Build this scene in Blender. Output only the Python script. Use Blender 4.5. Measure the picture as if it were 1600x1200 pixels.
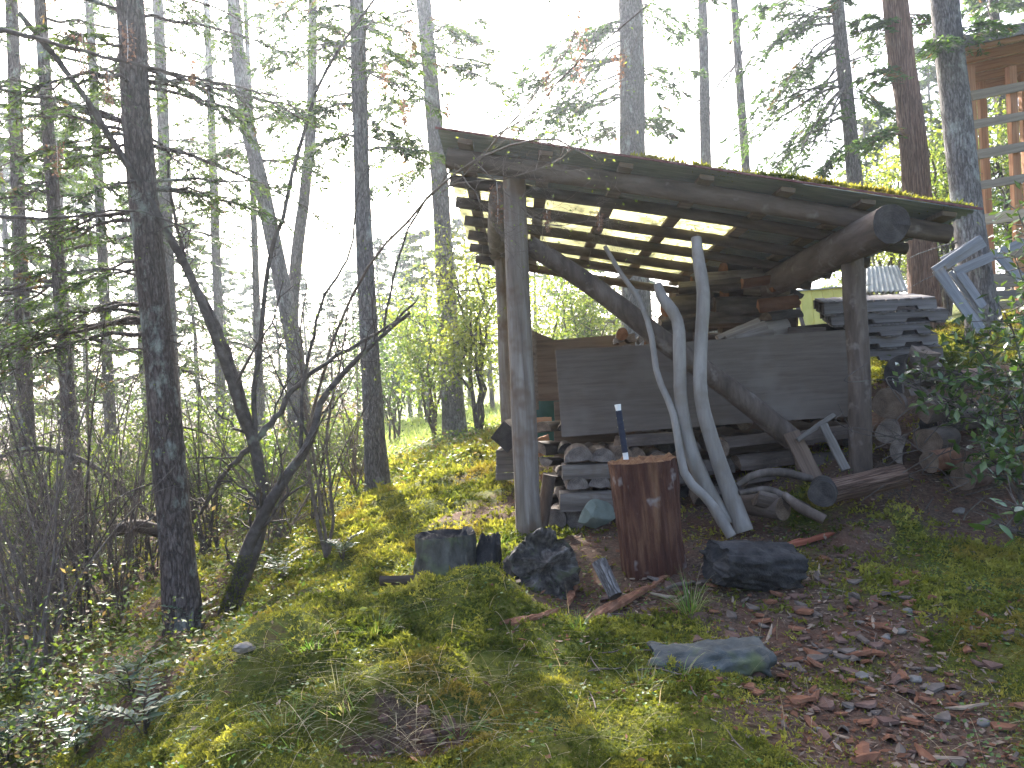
import bpy, math, random
import numpy as np
from mathutils import Vector, Matrix, Euler

# ------------------------------------------------------------------ camera, sky, sun, exposure
scene = bpy.context.scene
for o in list(bpy.data.objects):
    bpy.data.objects.remove(o)
col = scene.collection
CZ = 1.5                      # camera height in the scene's coordinates
FPX = 1260.0                  # focal length in photograph pixels (1600 wide)
ROLL = math.radians(3.5)
cam_data = bpy.data.cameras.new('camera')
cam_data.sensor_width = 36.0
cam_data.lens = FPX / 1600.0 * 36.0
cam_data.clip_start = 0.05
cam_data.clip_end = 3000.0
cam = bpy.data.objects.new('camera', cam_data)
cam.matrix_world = Matrix.Translation((0, 0, CZ)) @ Matrix.Rotation(math.radians(90), 4, 'X') @ Matrix.Rotation(-ROLL, 4, 'Z')
col.objects.link(cam)
scene.camera = cam

SUN_EL = math.radians(37.0)
SUN_AZ = math.radians(-14.0)   # measured from +Y (straight ahead), negative = to the left
world = bpy.data.worlds.new('World')
scene.world = world
world.use_nodes = True
wn = world.node_tree.nodes
wl = world.node_tree.links
bg = wn.get('Background') or wn.new('ShaderNodeBackground')
sky = wn.new('ShaderNodeTexSky')
sky.sky_type = 'NISHITA'
sky.sun_disc = False
sky.sun_elevation = SUN_EL
sky.sun_rotation = SUN_AZ
sky.air_density = 0.75
sky.dust_density = 5.0
sky.ozone_density = 1.0
wl.new(sky.outputs[0], bg.inputs[0])
bg.inputs[1].default_value = 0.15
sun_data = bpy.data.lights.new('sun', 'SUN')
sun_data.energy = 5.0
sun_data.angle = math.radians(0.53)
sun_data.color = (1.0, 0.96, 0.89)
sun = bpy.data.objects.new('sun', sun_data)
sdir = Vector((math.sin(SUN_AZ) * math.cos(SUN_EL), math.cos(SUN_AZ) * math.cos(SUN_EL), math.sin(SUN_EL)))
sun.rotation_euler = sdir.to_track_quat('Z', 'Y').to_euler()
sun.location = (0, 0, 30)
col.objects.link(sun)
vs = scene.view_settings
vs.view_transform = 'Standard'
vs.look = 'None'
vs.exposure = 2.55
vs.gamma = 1.0
vs.use_curve_mapping = False
scene.cycles.use_denoising = True
scene.cycles.denoiser = 'OPENIMAGEDENOISE'
scene.cycles.denoising_prefilter = 'NONE'
scene.cycles.max_bounces = 8
scene.cycles.diffuse_bounces = 4
scene.cycles.transmission_bounces = 4
scene.cycles.sample_clamp_indirect = 4.0

# ------------------------------------------------------------------ helpers: numbers
rng = np.random.default_rng(7)
random.seed(7)
CR, SR = math.cos(ROLL), math.sin(ROLL)

def P(px, py, Y):
    """photograph pixel + distance along the view axis -> point"""
    u = (px - 800.0) / FPX
    v = (600.0 - py) / FPX
    return Vector(((u * CR + v * SR) * Y, Y, (-u * SR + v * CR) * Y + CZ))

def _hash(ix, iy, iz, seed):
    h = (ix * 374761393 + iy * 668265263 + iz * 2147483647 + seed * 1274126177) & 0xFFFFFFFF
    h = ((h ^ (h >> 13)) * 1274126177) & 0xFFFFFFFF
    h = (h ^ (h >> 16)) & 0xFFFFFFFF
    return h.astype(np.float64) / 4294967295.0

def vnoise(p, seed=0):
    p = np.asarray(p, dtype=np.float64)
    i = np.floor(p).astype(np.int64)
    f = p - i
    f = f * f * (3 - 2 * f)
    r = 0
    for dx in (0, 1):
        for dy in (0, 1):
            for dz in (0, 1):
                w = (f[:, 0] if dx else 1 - f[:, 0]) * (f[:, 1] if dy else 1 - f[:, 1]) * (f[:, 2] if dz else 1 - f[:, 2])
                r = r + w * _hash(i[:, 0] + dx, i[:, 1] + dy, i[:, 2] + dz, seed)
    return r * 2 - 1

def fbm(p, octaves=4, seed=0):
    p = np.asarray(p, dtype=np.float64)
    a, s, r = 1.0, 1.0, 0.0
    for k in range(octaves):
        r = r + a * vnoise(p * s, seed + k)
        a *= 0.5
        s *= 2.03
    return r

def xy3(x, y, s=1.0):
    return np.stack([np.asarray(x) * s, np.asarray(y) * s, np.zeros_like(np.asarray(x, dtype=float))], 1)

# ------------------------------------------------------------------ helpers: meshes
def make_mesh(name, chunks, smooth=True):
    """chunks: list of (V (n,3), F (m,k), colour (n,3) or None, material index)"""
    vs_, loops, starts, totals, cols, mats = [], [], [], [], [], []
    nv = nl = 0
    anycol = any(c[2] is not None for c in chunks)
    for V, F, C, mi in chunks:
        V = np.asarray(V, dtype=np.float32).reshape(-1, 3)
        F = np.asarray(F, dtype=np.int32)
        if len(F) == 0:
            continue
        k = F.shape[1]
        vs_.append(V)
        loops.append((F + nv).ravel())
        starts.append(nl + np.arange(len(F), dtype=np.int32) * k)
        totals.append(np.full(len(F), k, dtype=np.int32))
        mats.append(np.full(len(F), mi, dtype=np.int32))
        if anycol:
            c4 = np.ones((len(V), 4), dtype=np.float32)
            c4[:, :3] = 0.5 if C is None else C
            cols.append(c4)
        nv += len(V)
        nl += F.size
    me = bpy.data.meshes.new(name)
    V = np.concatenate(vs_)
    L = np.concatenate(loops)
    S = np.concatenate(starts)
    me.vertices.add(len(V))
    me.vertices.foreach_set('co', V.ravel())
    me.loops.add(len(L))
    me.loops.foreach_set('vertex_index', L)
    me.polygons.add(len(S))
    me.polygons.foreach_set('loop_start', S)
    me.polygons.foreach_set('loop_total', np.concatenate(totals))
    me.polygons.foreach_set('material_index', np.concatenate(mats))
    me.polygons.foreach_set('use_smooth', np.full(len(S), smooth))
    if anycol:
        at = me.color_attributes.new('Col', 'FLOAT_COLOR', 'POINT')
        at.data.foreach_set('color', np.concatenate(cols).ravel())
    me.update(calc_edges=True)
    me.validate()
    return me

def link(name, me, mats, parent=None, matrix=None):
    o = bpy.data.objects.new(name, me)
    if me is not None:
        if not isinstance(mats, (list, tuple)):
            mats = [mats]
        if len(me.materials) == 0:
            for m in mats:
                me.materials.append(m)
    col.objects.link(o)
    if parent is not None:
        o.parent = parent
    if matrix is not None:
        o.matrix_local = matrix
    return o

def tag(o, label, cat, group=None, kind=None):
    o['label'] = label
    if cat:
        o['category'] = cat
    if group:
        o['group'] = group
    if kind:
        o['kind'] = kind
    return o

def empty(name, loc, label, cat, group=None):
    o = bpy.data.objects.new(name, None)
    o.empty_display_size = 0.2
    o.location = loc
    col.objects.link(o)
    return tag(o, label, cat, group)

def norm(a):
    return a / np.maximum(np.linalg.norm(a, axis=-1, keepdims=True), 1e-9)

def tubes(paths, radii, S=6, colr=None, mi=0, cap=True):
    """batch of tubes: paths (B,P,3), radii (B,P)"""
    paths = np.asarray(paths, dtype=np.float64)
    radii = np.asarray(radii, dtype=np.float64)
    B, Pn, _ = paths.shape
    T = np.gradient(paths, axis=1)
    T = norm(T)
    mean = norm(paths[:, -1] - paths[:, 0] + 1e-6)
    ref = np.zeros((B, 3))
    ref[np.arange(B), np.argmin(np.abs(mean), axis=1)] = 1.0
    n1 = norm(np.cross(T, ref[:, None, :]))
    n2 = np.cross(T, n1)
    a = np.linspace(0, 2 * np.pi, S, endpoint=False)
    ring = n1[:, :, None, :] * np.cos(a)[None, None, :, None] + n2[:, :, None, :] * np.sin(a)[None, None, :, None]
    V = paths[:, :, None, :] + ring * radii[:, :, None, None]
    V = V.reshape(-1, 3)
    b = np.arange(B)[:, None, None] * (Pn * S)
    p = np.arange(Pn - 1)[None, :, None] * S
    s = np.arange(S)[None, None, :]
    s2 = (s + 1) % S
    F = np.stack([b + p + s, b + p + s2, b + p + S + s2, b + p + S + s], -1).reshape(-1, 4)
    return (V, F, colr, mi)

def smooth_path(pts, n):
    """Catmull-Rom through points -> (n,3)"""
    pts = np.asarray([tuple(p) for p in pts], dtype=np.float64)
    if len(pts) == 2:
        t = np.linspace(0, 1, n)[:, None]
        return pts[0] * (1 - t) + pts[1] * t
    ext = np.vstack([2 * pts[0] - pts[1], pts, 2 * pts[-1] - pts[-2]])
    out = []
    for t in np.linspace(0, len(pts) - 1 - 1e-6, n):
        i = int(t)
        f = t - i
        p0, p1, p2, p3 = ext[i], ext[i + 1], ext[i + 2], ext[i + 3]
        out.append(0.5 * ((2 * p1) + (-p0 + p2) * f + (2 * p0 - 5 * p1 + 4 * p2 - p3) * f * f + (-p0 + 3 * p1 - 3 * p2 + p3) * f ** 3))
    return np.array(out)

def leaves(pos, d, nrm, length, width, cols_, fold=0.0):
    """batch of pointed leaves (diamond quads): pos,d,nrm (N,3); length,width (N,)"""
    d = norm(d)
    side = norm(np.cross(d, nrm))
    up = np.cross(side, d)
    L = np.asarray(length)[:, None]
    W = np.asarray(width)[:, None]
    v0 = pos
    v1 = pos + d * L * 0.45 + side * W * 0.5 + up * W * fold
    v2 = pos + d * L
    v3 = pos + d * L * 0.45 - side * W * 0.5 + up * W * fold
    V = np.stack([v0, v1, v2, v3], 1).reshape(-1, 3)
    F = np.arange(len(pos) * 4).reshape(-1, 4)
    C = np.repeat(cols_, 4, axis=0)
    return (V, F, C, 0)

def blades(pos, d, nrm, length, width, bend, cols_, seg=3):
    """grass blades: strips bending downwards"""
    N = len(pos)
    d = norm(d)
    side = norm(np.cross(d, nrm))
    t = np.linspace(0, 1, seg + 1)
    L = np.asarray(length)[:, None, None]
    c = pos[:, None, :] + d[:, None, :] * L * t[None, :, None]
    c = c + nrm[:, None, :] * (np.asarray(bend)[:, None, None] * L * (t ** 2)[None, :, None])
    c[:, :, 2] -= np.abs(np.asarray(bend))[:, None] * np.asarray(length)[:, None] * (t ** 2.5)[None, :] * 0.6
    w = np.asarray(width)[:, None, None] * (1 - 0.92 * t)[None, :, None] * 0.5
    V = np.stack([c - side[:, None, :] * w, c + side[:, None, :] * w], 2).reshape(-1, 3)
    b = np.arange(N)[:, None] * (2 * (seg + 1))
    k = np.arange(seg)[None, :] * 2
    F = np.stack([b + k, b + k + 1, b + k + 3, b + k + 2], -1).reshape(-1, 4)
    return (V, F, np.repeat(cols_, 2 * (seg + 1), axis=0), 0)

def rand_unit(n, r=None):
    v = (r or rng).normal(size=(n, 3))
    return norm(v)

def mixc(a, b, t):
    a = np.asarray(a)[None, :]
    b = np.asarray(b)[None, :]
    t = np.asarray(t)[:, None]
    return a * (1 - t) + b * t

# ------------------------------------------------------------------ helpers: materials
def new_mat(name):
    m = bpy.data.materials.new(name)
    m.use_nodes = True
    nt = m.node_tree
    for n in list(nt.nodes):
        nt.nodes.remove(n)
    out = nt.nodes.new('ShaderNodeOutputMaterial')
    return m, nt, out

def ramp(nt, fac, stops):
    r = nt.nodes.new('ShaderNodeValToRGB')
    e = r.color_ramp.elements
    while len(e) < len(stops):
        e.new(0.5)
    for k, (p, c) in enumerate(stops):
        e[k].position = p
        e[k].color = (c[0], c[1], c[2], 1)
    nt.links.new(fac, r.inputs[0])
    return r.outputs[0]

def noise_out(nt, vec, scale, detail=4, rough=0.6, dist=0.0):
    n = nt.nodes.new('ShaderNodeTexNoise')
    n.inputs['Scale'].default_value = scale
    n.inputs['Detail'].default_value = detail
    n.inputs['Roughness'].default_value = rough
    n.inputs['Distortion'].default_value = dist
    nt.links.new(vec, n.inputs['Vector'])
    return n.outputs[0]

def mapped(nt, stretch, coord='Object'):
    tc = nt.nodes.new('ShaderNodeTexCoord')
    mp = nt.nodes.new('ShaderNodeMapping')
    mp.inputs['Scale'].default_value = stretch
    nt.links.new(tc.outputs[coord], mp.inputs[0])
    return mp.outputs[0]

def mixcol(nt, fac, a, b, mode='MIX'):
    m = nt.nodes.new('ShaderNodeMix')
    m.data_type = 'RGBA'
    m.blend_type = mode
    for s, v in ((0, fac), (6, a), (7, b)):
        if hasattr(v, 'is_linked'):
            nt.links.new(v, m.inputs[s])
        elif s == 0:
            m.inputs[0].default_value = v
        else:
            m.inputs[s].default_value = (v[0], v[1], v[2], 1)
    return m.outputs[2]

def surf(name, stops, scale=6.0, stretch=(1, 1, 1), rough=0.85, bump=0.3, bscale=None, bdist=0.02, patch=None, spec=0.25, detail=6, vcol=False):
    """noise coloured, bumped surface. patch = (colour, scale, low, high): blotches of another colour"""
    m, nt, out = new_mat(name)
    vec = mapped(nt, stretch)
    f = noise_out(nt, vec, scale, detail, 0.65, 0.3)
    k = len(stops)
    c = ramp(nt, f, [(0.28 + 0.44 * i / max(1, k - 1), s) for i, s in enumerate(stops)])
    if patch:
        pc, ps, lo, hi = patch
        pf = ramp(nt, noise_out(nt, mapped(nt, (1, 1, 1)), ps, 3, 0.6), [(lo, (0, 0, 0)), (hi, (1, 1, 1))])
        c = mixcol(nt, pf, c, pc)
    if vcol:
        at = nt.nodes.new('ShaderNodeAttribute')
        at.attribute_name = 'Col'
        c = mixcol(nt, 1.0, c, at.outputs[0], 'MULTIPLY')
    b = nt.nodes.new('ShaderNodeBsdfPrincipled')
    b.inputs['Roughness'].default_value = rough
    b.inputs['Specular IOR Level'].default_value = spec
    nt.links.new(c, b.inputs['Base Color'])
    if bump:
        bn = nt.nodes.new('ShaderNodeBump')
        bn.inputs['Strength'].default_value = bump
        bn.inputs['Distance'].default_value = bdist
        nt.links.new(noise_out(nt, vec, bscale or scale * 2.5, 6, 0.7), bn.inputs['Height'])
        nt.links.new(bn.outputs[0], b.inputs['Normal'])
    nt.links.new(b.outputs[0], out.inputs[0])
    return m

def bark(name, dark, mid, light, lichen=None, vscale=(24, 24, 5.5), bump=0.9, bdist=0.03, patch_amt=(0.55, 0.72)):
    """furrowed bark: voronoi plates stretched along the trunk"""
    m, nt, out = new_mat(name)
    vec = mapped(nt, vscale)
    vo = nt.nodes.new('ShaderNodeTexVoronoi')
    vo.feature = 'DISTANCE_TO_EDGE'
    vo.inputs['Scale'].default_value = 1.0
    wn_ = nt.nodes.new('ShaderNodeTexNoise')
    wn_.inputs['Scale'].default_value = 0.9
    wn_.inputs['Detail'].default_value = 5
    nt.links.new(vec, wn_.inputs['Vector'])
    vm = nt.nodes.new('ShaderNodeVectorMath')
    vm.operation = 'SCALE'
    vm.inputs['Scale'].default_value = 2.4
    nt.links.new(wn_.outputs['Color'], vm.inputs[0])
    add = nt.nodes.new('ShaderNodeVectorMath')
    nt.links.new(vec, add.inputs[0]); nt.links.new(vm.outputs[0], add.inputs[1])
    nt.links.new(add.outputs[0], vo.inputs['Vector'])
    h = ramp(nt, vo.outputs['Distance'], [(0.0, (0, 0, 0)), (0.16, (1, 1, 1))])
    fine = noise_out(nt, mapped(nt, (vscale[0] * 1.6, vscale[1] * 1.6, vscale[2] * 2)), 2.0, 6, 0.7)
    c = ramp(nt, fine, [(0.3, dark), (0.5, mid), (0.72, light)])
    c = mixcol(nt, ramp(nt, h, [(0.0, (0.35, 0.35, 0.35)), (1.0, (1, 1, 1))]), tuple(0.7 * x for x in dark), c)
    if lichen:
        pf = ramp(nt, noise_out(nt, mapped(nt, (1, 1, 0.6)), 4.5, 6, 0.7), [(patch_amt[0], (0, 0, 0)), (patch_amt[1], (1, 1, 1))])
        c = mixcol(nt, pf, c, lichen)
    b = nt.nodes.new('ShaderNodeBsdfPrincipled')
    b.inputs['Roughness'].default_value = 0.9
    b.inputs['Specular IOR Level'].default_value = 0.15
    nt.links.new(c, b.inputs['Base Color'])
    hh = mixcol(nt, 0.45, h, fine)
    bn = nt.nodes.new('ShaderNodeBump')
    bn.inputs['Strength'].default_value = bump
    bn.inputs['Distance'].default_value = bdist
    nt.links.new(hh, bn.inputs['Height'])
    nt.links.new(bn.outputs[0], b.inputs['Normal'])
    nt.links.new(b.outputs[0], out.inputs[0])
    return m

def leafmat(name, transl=0.45, rough=0.6, spec=0.3, tint=(1.25, 1.35, 0.6)):
    m, nt, out = new_mat(name)
    at = nt.nodes.new('ShaderNodeAttribute')
    at.attribute_name = 'Col'
    b = nt.nodes.new('ShaderNodeBsdfPrincipled')
    b.inputs['Roughness'].default_value = rough
    b.inputs['Specular IOR Level'].default_value = spec
    nt.links.new(at.outputs[0], b.inputs['Base Color'])
    t = nt.nodes.new('ShaderNodeBsdfTranslucent')
    nt.links.new(mixcol(nt, 1.0, at.outputs[0], tint, 'MULTIPLY'), t.inputs[0])
    mx = nt.nodes.new('ShaderNodeMixShader')
    mx.inputs[0].default_value = transl
    nt.links.new(b.outputs[0], mx.inputs[1])
    nt.links.new(t.outputs[0], mx.inputs[2])
    nt.links.new(mx.outputs[0], out.inputs[0])
    return m

def cut_end_mat(name, a, b_, scale=22.0):
    m, nt, out = new_mat(name)
    vec = mapped(nt, (1, 1, 1))
    w = nt.nodes.new('ShaderNodeTexWave')
    w.wave_type = 'RINGS'
    w.rings_direction = 'Z'
    w.inputs['Scale'].default_value = scale
    w.inputs['Distortion'].default_value = 6.0
    w.inputs['Detail'].default_value = 3
    w.inputs['Detail Scale'].default_value = 1.2
    nt.links.new(vec, w.inputs['Vector'])
    f = noise_out(nt, vec, 9, 5, 0.7)
    c = mixcol(nt, 0.78, ramp(nt, w.outputs[0], [(0.1, a), (0.9, b_)]), ramp(nt, f, [(0.35, tuple(0.55 * x for x in a)), (0.65, b_)]))
    b = nt.nodes.new('ShaderNodeBsdfPrincipled')
    b.inputs['Roughness'].default_value = 0.9
    b.inputs['Specular IOR Level'].default_value = 0.15
    nt.links.new(c, b.inputs['Base Color'])
    bn = nt.nodes.new('ShaderNodeBump')
    bn.inputs['Strength'].default_value = 0.5
    bn.inputs['Distance'].default_value = 0.01
    nt.links.new(f, bn.inputs['Height'])
    nt.links.new(bn.outputs[0], b.inputs['Normal'])
    nt.links.new(b.outputs[0], out.inputs[0])
    return m

def plank_mat(name, dark, mid, light, axis=0, grain=40.0, bump=0.35, rough=0.85, patch=None):
    st = [grain * 0.9] * 3
    st[axis] = 1.6
    return surf(name, [dark, mid, light], 1.0, tuple(st), rough, bump, 1.6, 0.006, patch=patch)

M = {}
M['fir_bark'] = bark('fir_bark', (0.085, 0.072, 0.066), (0.17, 0.15, 0.138), (0.28, 0.26, 0.245), (0.36, 0.38, 0.34))
M['fir_bark_dark'] = bark('fir_bark_dark', (0.055, 0.042, 0.036), (0.12, 0.092, 0.078), (0.20, 0.17, 0.15), (0.32, 0.34, 0.29), patch_amt=(0.54, 0.68))
M['cedar_bark'] = bark('cedar_bark', (0.07, 0.042, 0.03), (0.17, 0.105, 0.075), (0.28, 0.20, 0.155), None, (34, 34, 1.5))
M['grey_bark'] = bark('grey_bark', (0.07, 0.06, 0.055), (0.17, 0.155, 0.145), (0.30, 0.28, 0.27), (0.40, 0.42, 0.38), (22, 22, 4.5))
M['twig'] = surf('twig', [(0.035, 0.027, 0.022), (0.075, 0.06, 0.05), (0.13, 0.115, 0.10)], 12, (1, 1, 1), 0.85, 0.3, patch=((0.17, 0.18, 0.13), 6, 0.6, 0.72))
M['dry_twig'] = surf('dry_twig', [(0.07, 0.05, 0.04), (0.14, 0.11, 0.088), (0.23, 0.195, 0.165)], 14, (1, 1, 1), 0.85, 0.2)
M['needle'] = leafmat('needle', 0.5, 0.55, 0.35)
M['leaf'] = leafmat('leaf', 0.5, 0.5, 0.4)
M['gloss_leaf'] = leafmat('gloss_leaf', 0.25, 0.22, 0.6)
M['moss_leaf'] = leafmat('moss_leaf', 0.45, 0.8, 0.1, (1.3, 1.3, 0.6))
M['dry_leaf'] = leafmat('dry_leaf', 0.35, 0.8, 0.15, (1.2, 1.0, 0.8))
# ------------------------------------------------------------------ ground
_ctrl = []
def gp(px, py, Y):
    p = P(px, py, Y)
    _ctrl.append((p.x, p.y, p.z))
for a in [(825, 832, 5.8), (1345, 735, 5.8), (1025, 890, 4.75), (700, 892, 5.0), (1110, 1045, 3.6), (1200, 1200, 2.75),
          (1600, 1200, 2.85), (1600, 1000, 3.7), (1600, 850, 4.9), (1450, 790, 5.5), (1400, 900, 4.5), (800, 1200, 2.75), (900, 1060, 3.45),
          (740, 905, 4.25), (640, 940, 4.25), (855, 938, 4.5), (870, 945, 4.3), (700, 888, 5.0), (765, 884, 5.05), (700, 1005, 3.7), (620, 1050, 3.35), (500, 1030, 3.55), (640, 1195, 3.02), (480, 965, 4.6), (340, 1012, 3.9), (255, 1000, 5.4),
          (310, 1150, 3.2), (420, 1195, 2.85), (150, 1185, 3.9), (0, 1200, 4.2), (100, 1000, 6.2), (0, 900, 9.5), (150, 850, 11.5), (400, 850, 8.5),
          (500, 885, 7.0), (590, 765, 10), (560, 835, 7.5), (600, 795, 8.0), (760, 780, 7.5), (700, 720, 10), (700, 672, 14), (640, 700, 16.5), (640, 674, 21),
          (640, 668, 30), (870, 830, 6.0), (1100, 830, 5.5), (1240, 800, 5.6)]:
    gp(*a)
for x, y, z in [(0.5, 8.5, 0.58), (2.2, 7.0, 0.7), (2.4, 9.0, 0.9), (3.6, 7.2, 1.15), (4.0, 8.2, 1.45), (4.3, 5.9, 0.95), (5.5, 9.0, 1.75), (8, 12, 2.2), (3, 14, 1.4), (14, 20, 3.2), (5, 24, 1.6), (0, 40, 0.9),
                (25, 40, 4), (-8, 14, -0.5), (-14, 25, -0.9), (-20, 12, -1.2), (-30, 40, -1.2), (-10, 45, 0.0), (0, 0, 0.0), (2.5, 0.5, 0.0), (-3, 0, -0.6), (-7, 3, -0.8),
                (0, -6, -0.5), (8, -4, 0.6), (7, 3, 0.9), (-60, 80, -1), (60, 80, 6), (0, 120, 2), (120, 0, 6), (-120, 0, -3), (0, -120, -2), (150, 160, 9), (-150, 160, 0),
                (6.0, 4.5, 0.85), (6.5, 6.5, 1.3)]:
    _ctrl.append((x, y, z))
_ctrl = np.array(_ctrl)
def _phi(r):
    return np.sqrt(r * r + 0.12)
_A = _phi(np.linalg.norm(_ctrl[:, None, :2] - _ctrl[None, :, :2], axis=-1))
_n = len(_ctrl)
_K = np.zeros((_n + 3, _n + 3))
_K[:_n, :_n] = _A - np.eye(_n) * 0.02
_K[:_n, _n] = 1; _K[_n, :_n] = 1
_K[:_n, _n + 1:] = _ctrl[:, :2]; _K[_n + 1:, :_n] = _ctrl[:, :2].T
_w = np.linalg.solve(_K, np.concatenate([_ctrl[:, 2], np.zeros(3)]))

def base_z(x, y):
    x = np.asarray(x, dtype=float).ravel(); y = np.asarray(y, dtype=float).ravel()
    out = np.empty(len(x))
    for i in range(0, len(x), 20000):
        q = np.stack([x[i:i + 20000], y[i:i + 20000]], 1)
        r = np.linalg.norm(q[:, None, :] - _ctrl[None, :, :2], axis=-1)
        out[i:i + 20000] = _phi(r) @ _w[:_n] + _w[_n] + q @ _w[_n + 1:]
    return out

_bumps = []
for px, py, Y, r_, h_ in [(765, 918, 4.25, 0.11, 0.05), (735, 922, 4.25, 0.12, 0.04), (700, 935, 4.2, 0.12, 0.025), (655, 950, 4.15, 0.14, 0.01), (600, 960, 4.25, 0.2, 0.0), (540, 985, 4.0, 0.16, 0.04), (480, 1020, 3.7, 0.2, 0.06), (380, 1040, 3.7, 0.22, 0.07), (640, 1020, 3.5, 0.16, 0.06), (560, 1075, 3.2, 0.15, 0.06), (700, 1060, 3.3, 0.14, 0.04),
                          (640, 1160, 3.05, 0.12, -0.05), (565, 1175, 3.0, 0.12, -0.06), (720, 1090, 3.2, 0.09, 0.05), (610, 1085, 3.2, 0.10, 0.06), (480, 1120, 3.15, 0.16, 0.07), (380, 1160, 3.05, 0.2, 0.06), (1325, 805, 5.05, 0.10, 0.09), (1400, 775, 5.25, 0.14, 0.09), (1360, 800, 5.1, 0.12, 0.05), (1500, 830, 4.85, 0.2, 0.08),
                          (1130, 1080, 3.3, 0.22, 0.03), (1100, 1150, 2.95, 0.25, 0.04), (900, 1120, 3.05, 0.25, 0.04), (960, 985, 3.9, 0.12, 0.04), (860, 1060, 3.35, 0.15, 0.04), (230, 1080, 4.2, 0.25, 0.10), (120, 1170, 3.9, 0.25, 0.08), (320, 1020, 4.0, 0.2, 0.05)]:
    q = P(px, py, Y)
    _bumps.append((q.x, q.y, r_, h_))

def ground_z(x, y):
    x = np.asarray(x, dtype=float).ravel(); y = np.asarray(y, dtype=float).ravel()
    z = base_z(x, y)
    d = np.sqrt(x * x + (y - 4) ** 2)
    fade = 1.0 / (1.0 + (d / 14.0) ** 2)
    lump = fbm(xy3(x, y, 1.9), 3, 3) * 0.06 + fbm(xy3(x, y, 5.5), 3, 9) * 0.036
    left = np.clip((0.6 - x) / 1.2, 0.25, 1.0)
    for cx, cy, r_, h_ in _bumps:
        z = z + h_ * np.exp(-((x - cx) ** 2 + (y - cy) ** 2) / (r_ * r_))
    return z + lump * fade * left + fbm(xy3(x, y, 0.07), 3, 21) * 0.5 * (1 - fade)

def gz(x, y):
    return float(ground_z([x], [y])[0])

def G(px, py, ymax=60.0):
    """where the line of sight through a pixel meets the ground"""
    Y = np.concatenate([np.arange(1.6, 12, 0.02), np.arange(12, ymax, 0.15)])
    u = (px - 800.0) / FPX; v = (600.0 - py) / FPX
    x = (u * CR + v * SR) * Y
    z = (-u * SR + v * CR) * Y + CZ
    below = np.nonzero(z <= ground_z(x, Y))[0]
    i = below[0] if len(below) else len(Y) - 1
    return Vector((x[i], Y[i], gz(x[i], Y[i])))

_litter = []
for px, py, r, a in [(1300, 980, 0.75, 1.0), (1400, 1090, 0.55, 0.9), (1250, 1080, 0.45, 0.9), (1340, 1170, 0.35, 0.7), (1200, 920, 0.6, 1.0), (1030, 900, 0.65, 1.0), (1150, 850, 0.7, 1.0), (920, 930, 0.28, 0.8),
                     (1500, 960, 0.4, 0.5), (980, 830, 0.8, 1.0), (780, 800, 0.45, 0.9), (1300, 850, 0.6, 0.9), (650, 1165, 0.09, 0.8), (570, 1185, 0.12, 0.75), (715, 1165, 0.08, 0.7), (600, 1120, 0.06, 0.6), (250, 1060, 0.25, 0.9), (860, 1000, 0.2, 0.4), (1480, 760, 0.6, 1.0), (1420, 740, 0.7, 1.1), (1400, 770, 0.3, 0.5), (1480, 1180, 0.3, 0.5)]:
    q = G(px, py)
    _litter.append((q.x, q.y, r, a))
_litter += [(3.0, 6.4, 1.0, 1.2), (3.6, 7.0, 1.1, 1.2), (1.4, 7.2, 1.5, 1.2), (1.5, 8.6, 1.5, 1.2)]

def litter_amt(x, y):
    x = np.asarray(x, dtype=float); y = np.asarray(y, dtype=float)
    s = np.zeros_like(x)
    for cx, cy, r, a in _litter:
        s = np.maximum(s, a * np.exp(-((x - cx) ** 2 + (y - cy) ** 2) / (r * r)))
    return s

def moss_amt(x, y):
    """1 = thick moss, 0 = bare litter"""
    x = np.asarray(x, dtype=float); y = np.asarray(y, dtype=float)
    n = fbm(xy3(x, y, 2.6), 4, 31)
    m = 1.05 - 1.25 * litter_amt(x, y) + 0.50 * n
    forest = 1.0 / (1.0 + np.exp(-(-1.62 - 0.16 * (y - 4.5) * (y > 4.5) - x) * 4.0))     # left of the bank: woodland floor
    m = m * (1 - 0.75 * forest) + 0.5 * forest * np.clip(n, 0, 1)
    return np.clip(m, 0, 1)

def grid_axis(c, half, k, n):
    s = np.linspace(-1, 1, n)
    return c + half * np.sinh(k * s) / math.sinh(k)
NG = 360
gx = grid_axis(0.2, 260.0, 6.0, NG)
gy = grid_axis(4.2, 260.0, 6.0, NG)
GX, GY = np.meshgrid(gx, gy)
fx, fy = GX.ravel(), GY.ravel()
gzv = ground_z(fx, fy)
idx = np.arange(NG * NG).reshape(NG, NG)
GF = np.stack([idx[:-1, :-1], idx[:-1, 1:], idx[1:, 1:], idx[1:, :-1]], -1).reshape(-1, 4)
mossv = moss_amt(fx, fy)
clear = 1.0 / (1.0 + np.exp(-(fy - 14.5 - 0.3 * np.abs(fx + 2)) * 1.2)) * (np.abs(fx + 3) < 9) * (fy < 42)
GC = np.stack([mossv, clear, litter_amt(fx, fy).clip(0, 1)], 1)
gme = make_mesh('ground', [(np.stack([fx, fy, gzv], 1), GF, GC, 0)])
m, nt, out = new_mat('ground')
vec = mapped(nt, (1, 1, 1))
at = nt.nodes.new('ShaderNodeAttribute'); at.attribute_name = 'Col'
sp = nt.nodes.new('ShaderNodeSeparateColor')
nt.links.new(at.outputs[0], sp.inputs[0])
fine = noise_out(nt, vec, 38, 6, 0.75)
mid_ = noise_out(nt, vec, 6, 5, 0.65)
soil = ramp(nt, fine, [(0.28, (0.028, 0.019, 0.013)), (0.46, (0.08, 0.055, 0.039)), (0.6, (0.145, 0.102, 0.074)), (0.74, (0.24, 0.18, 0.135))])
soil = mixcol(nt, ramp(nt, mid_, [(0.42, (0, 0, 0)), (0.66, (0.7, 0.7, 0.7))]), soil, (0.11, 0.054, 0.034))
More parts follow.
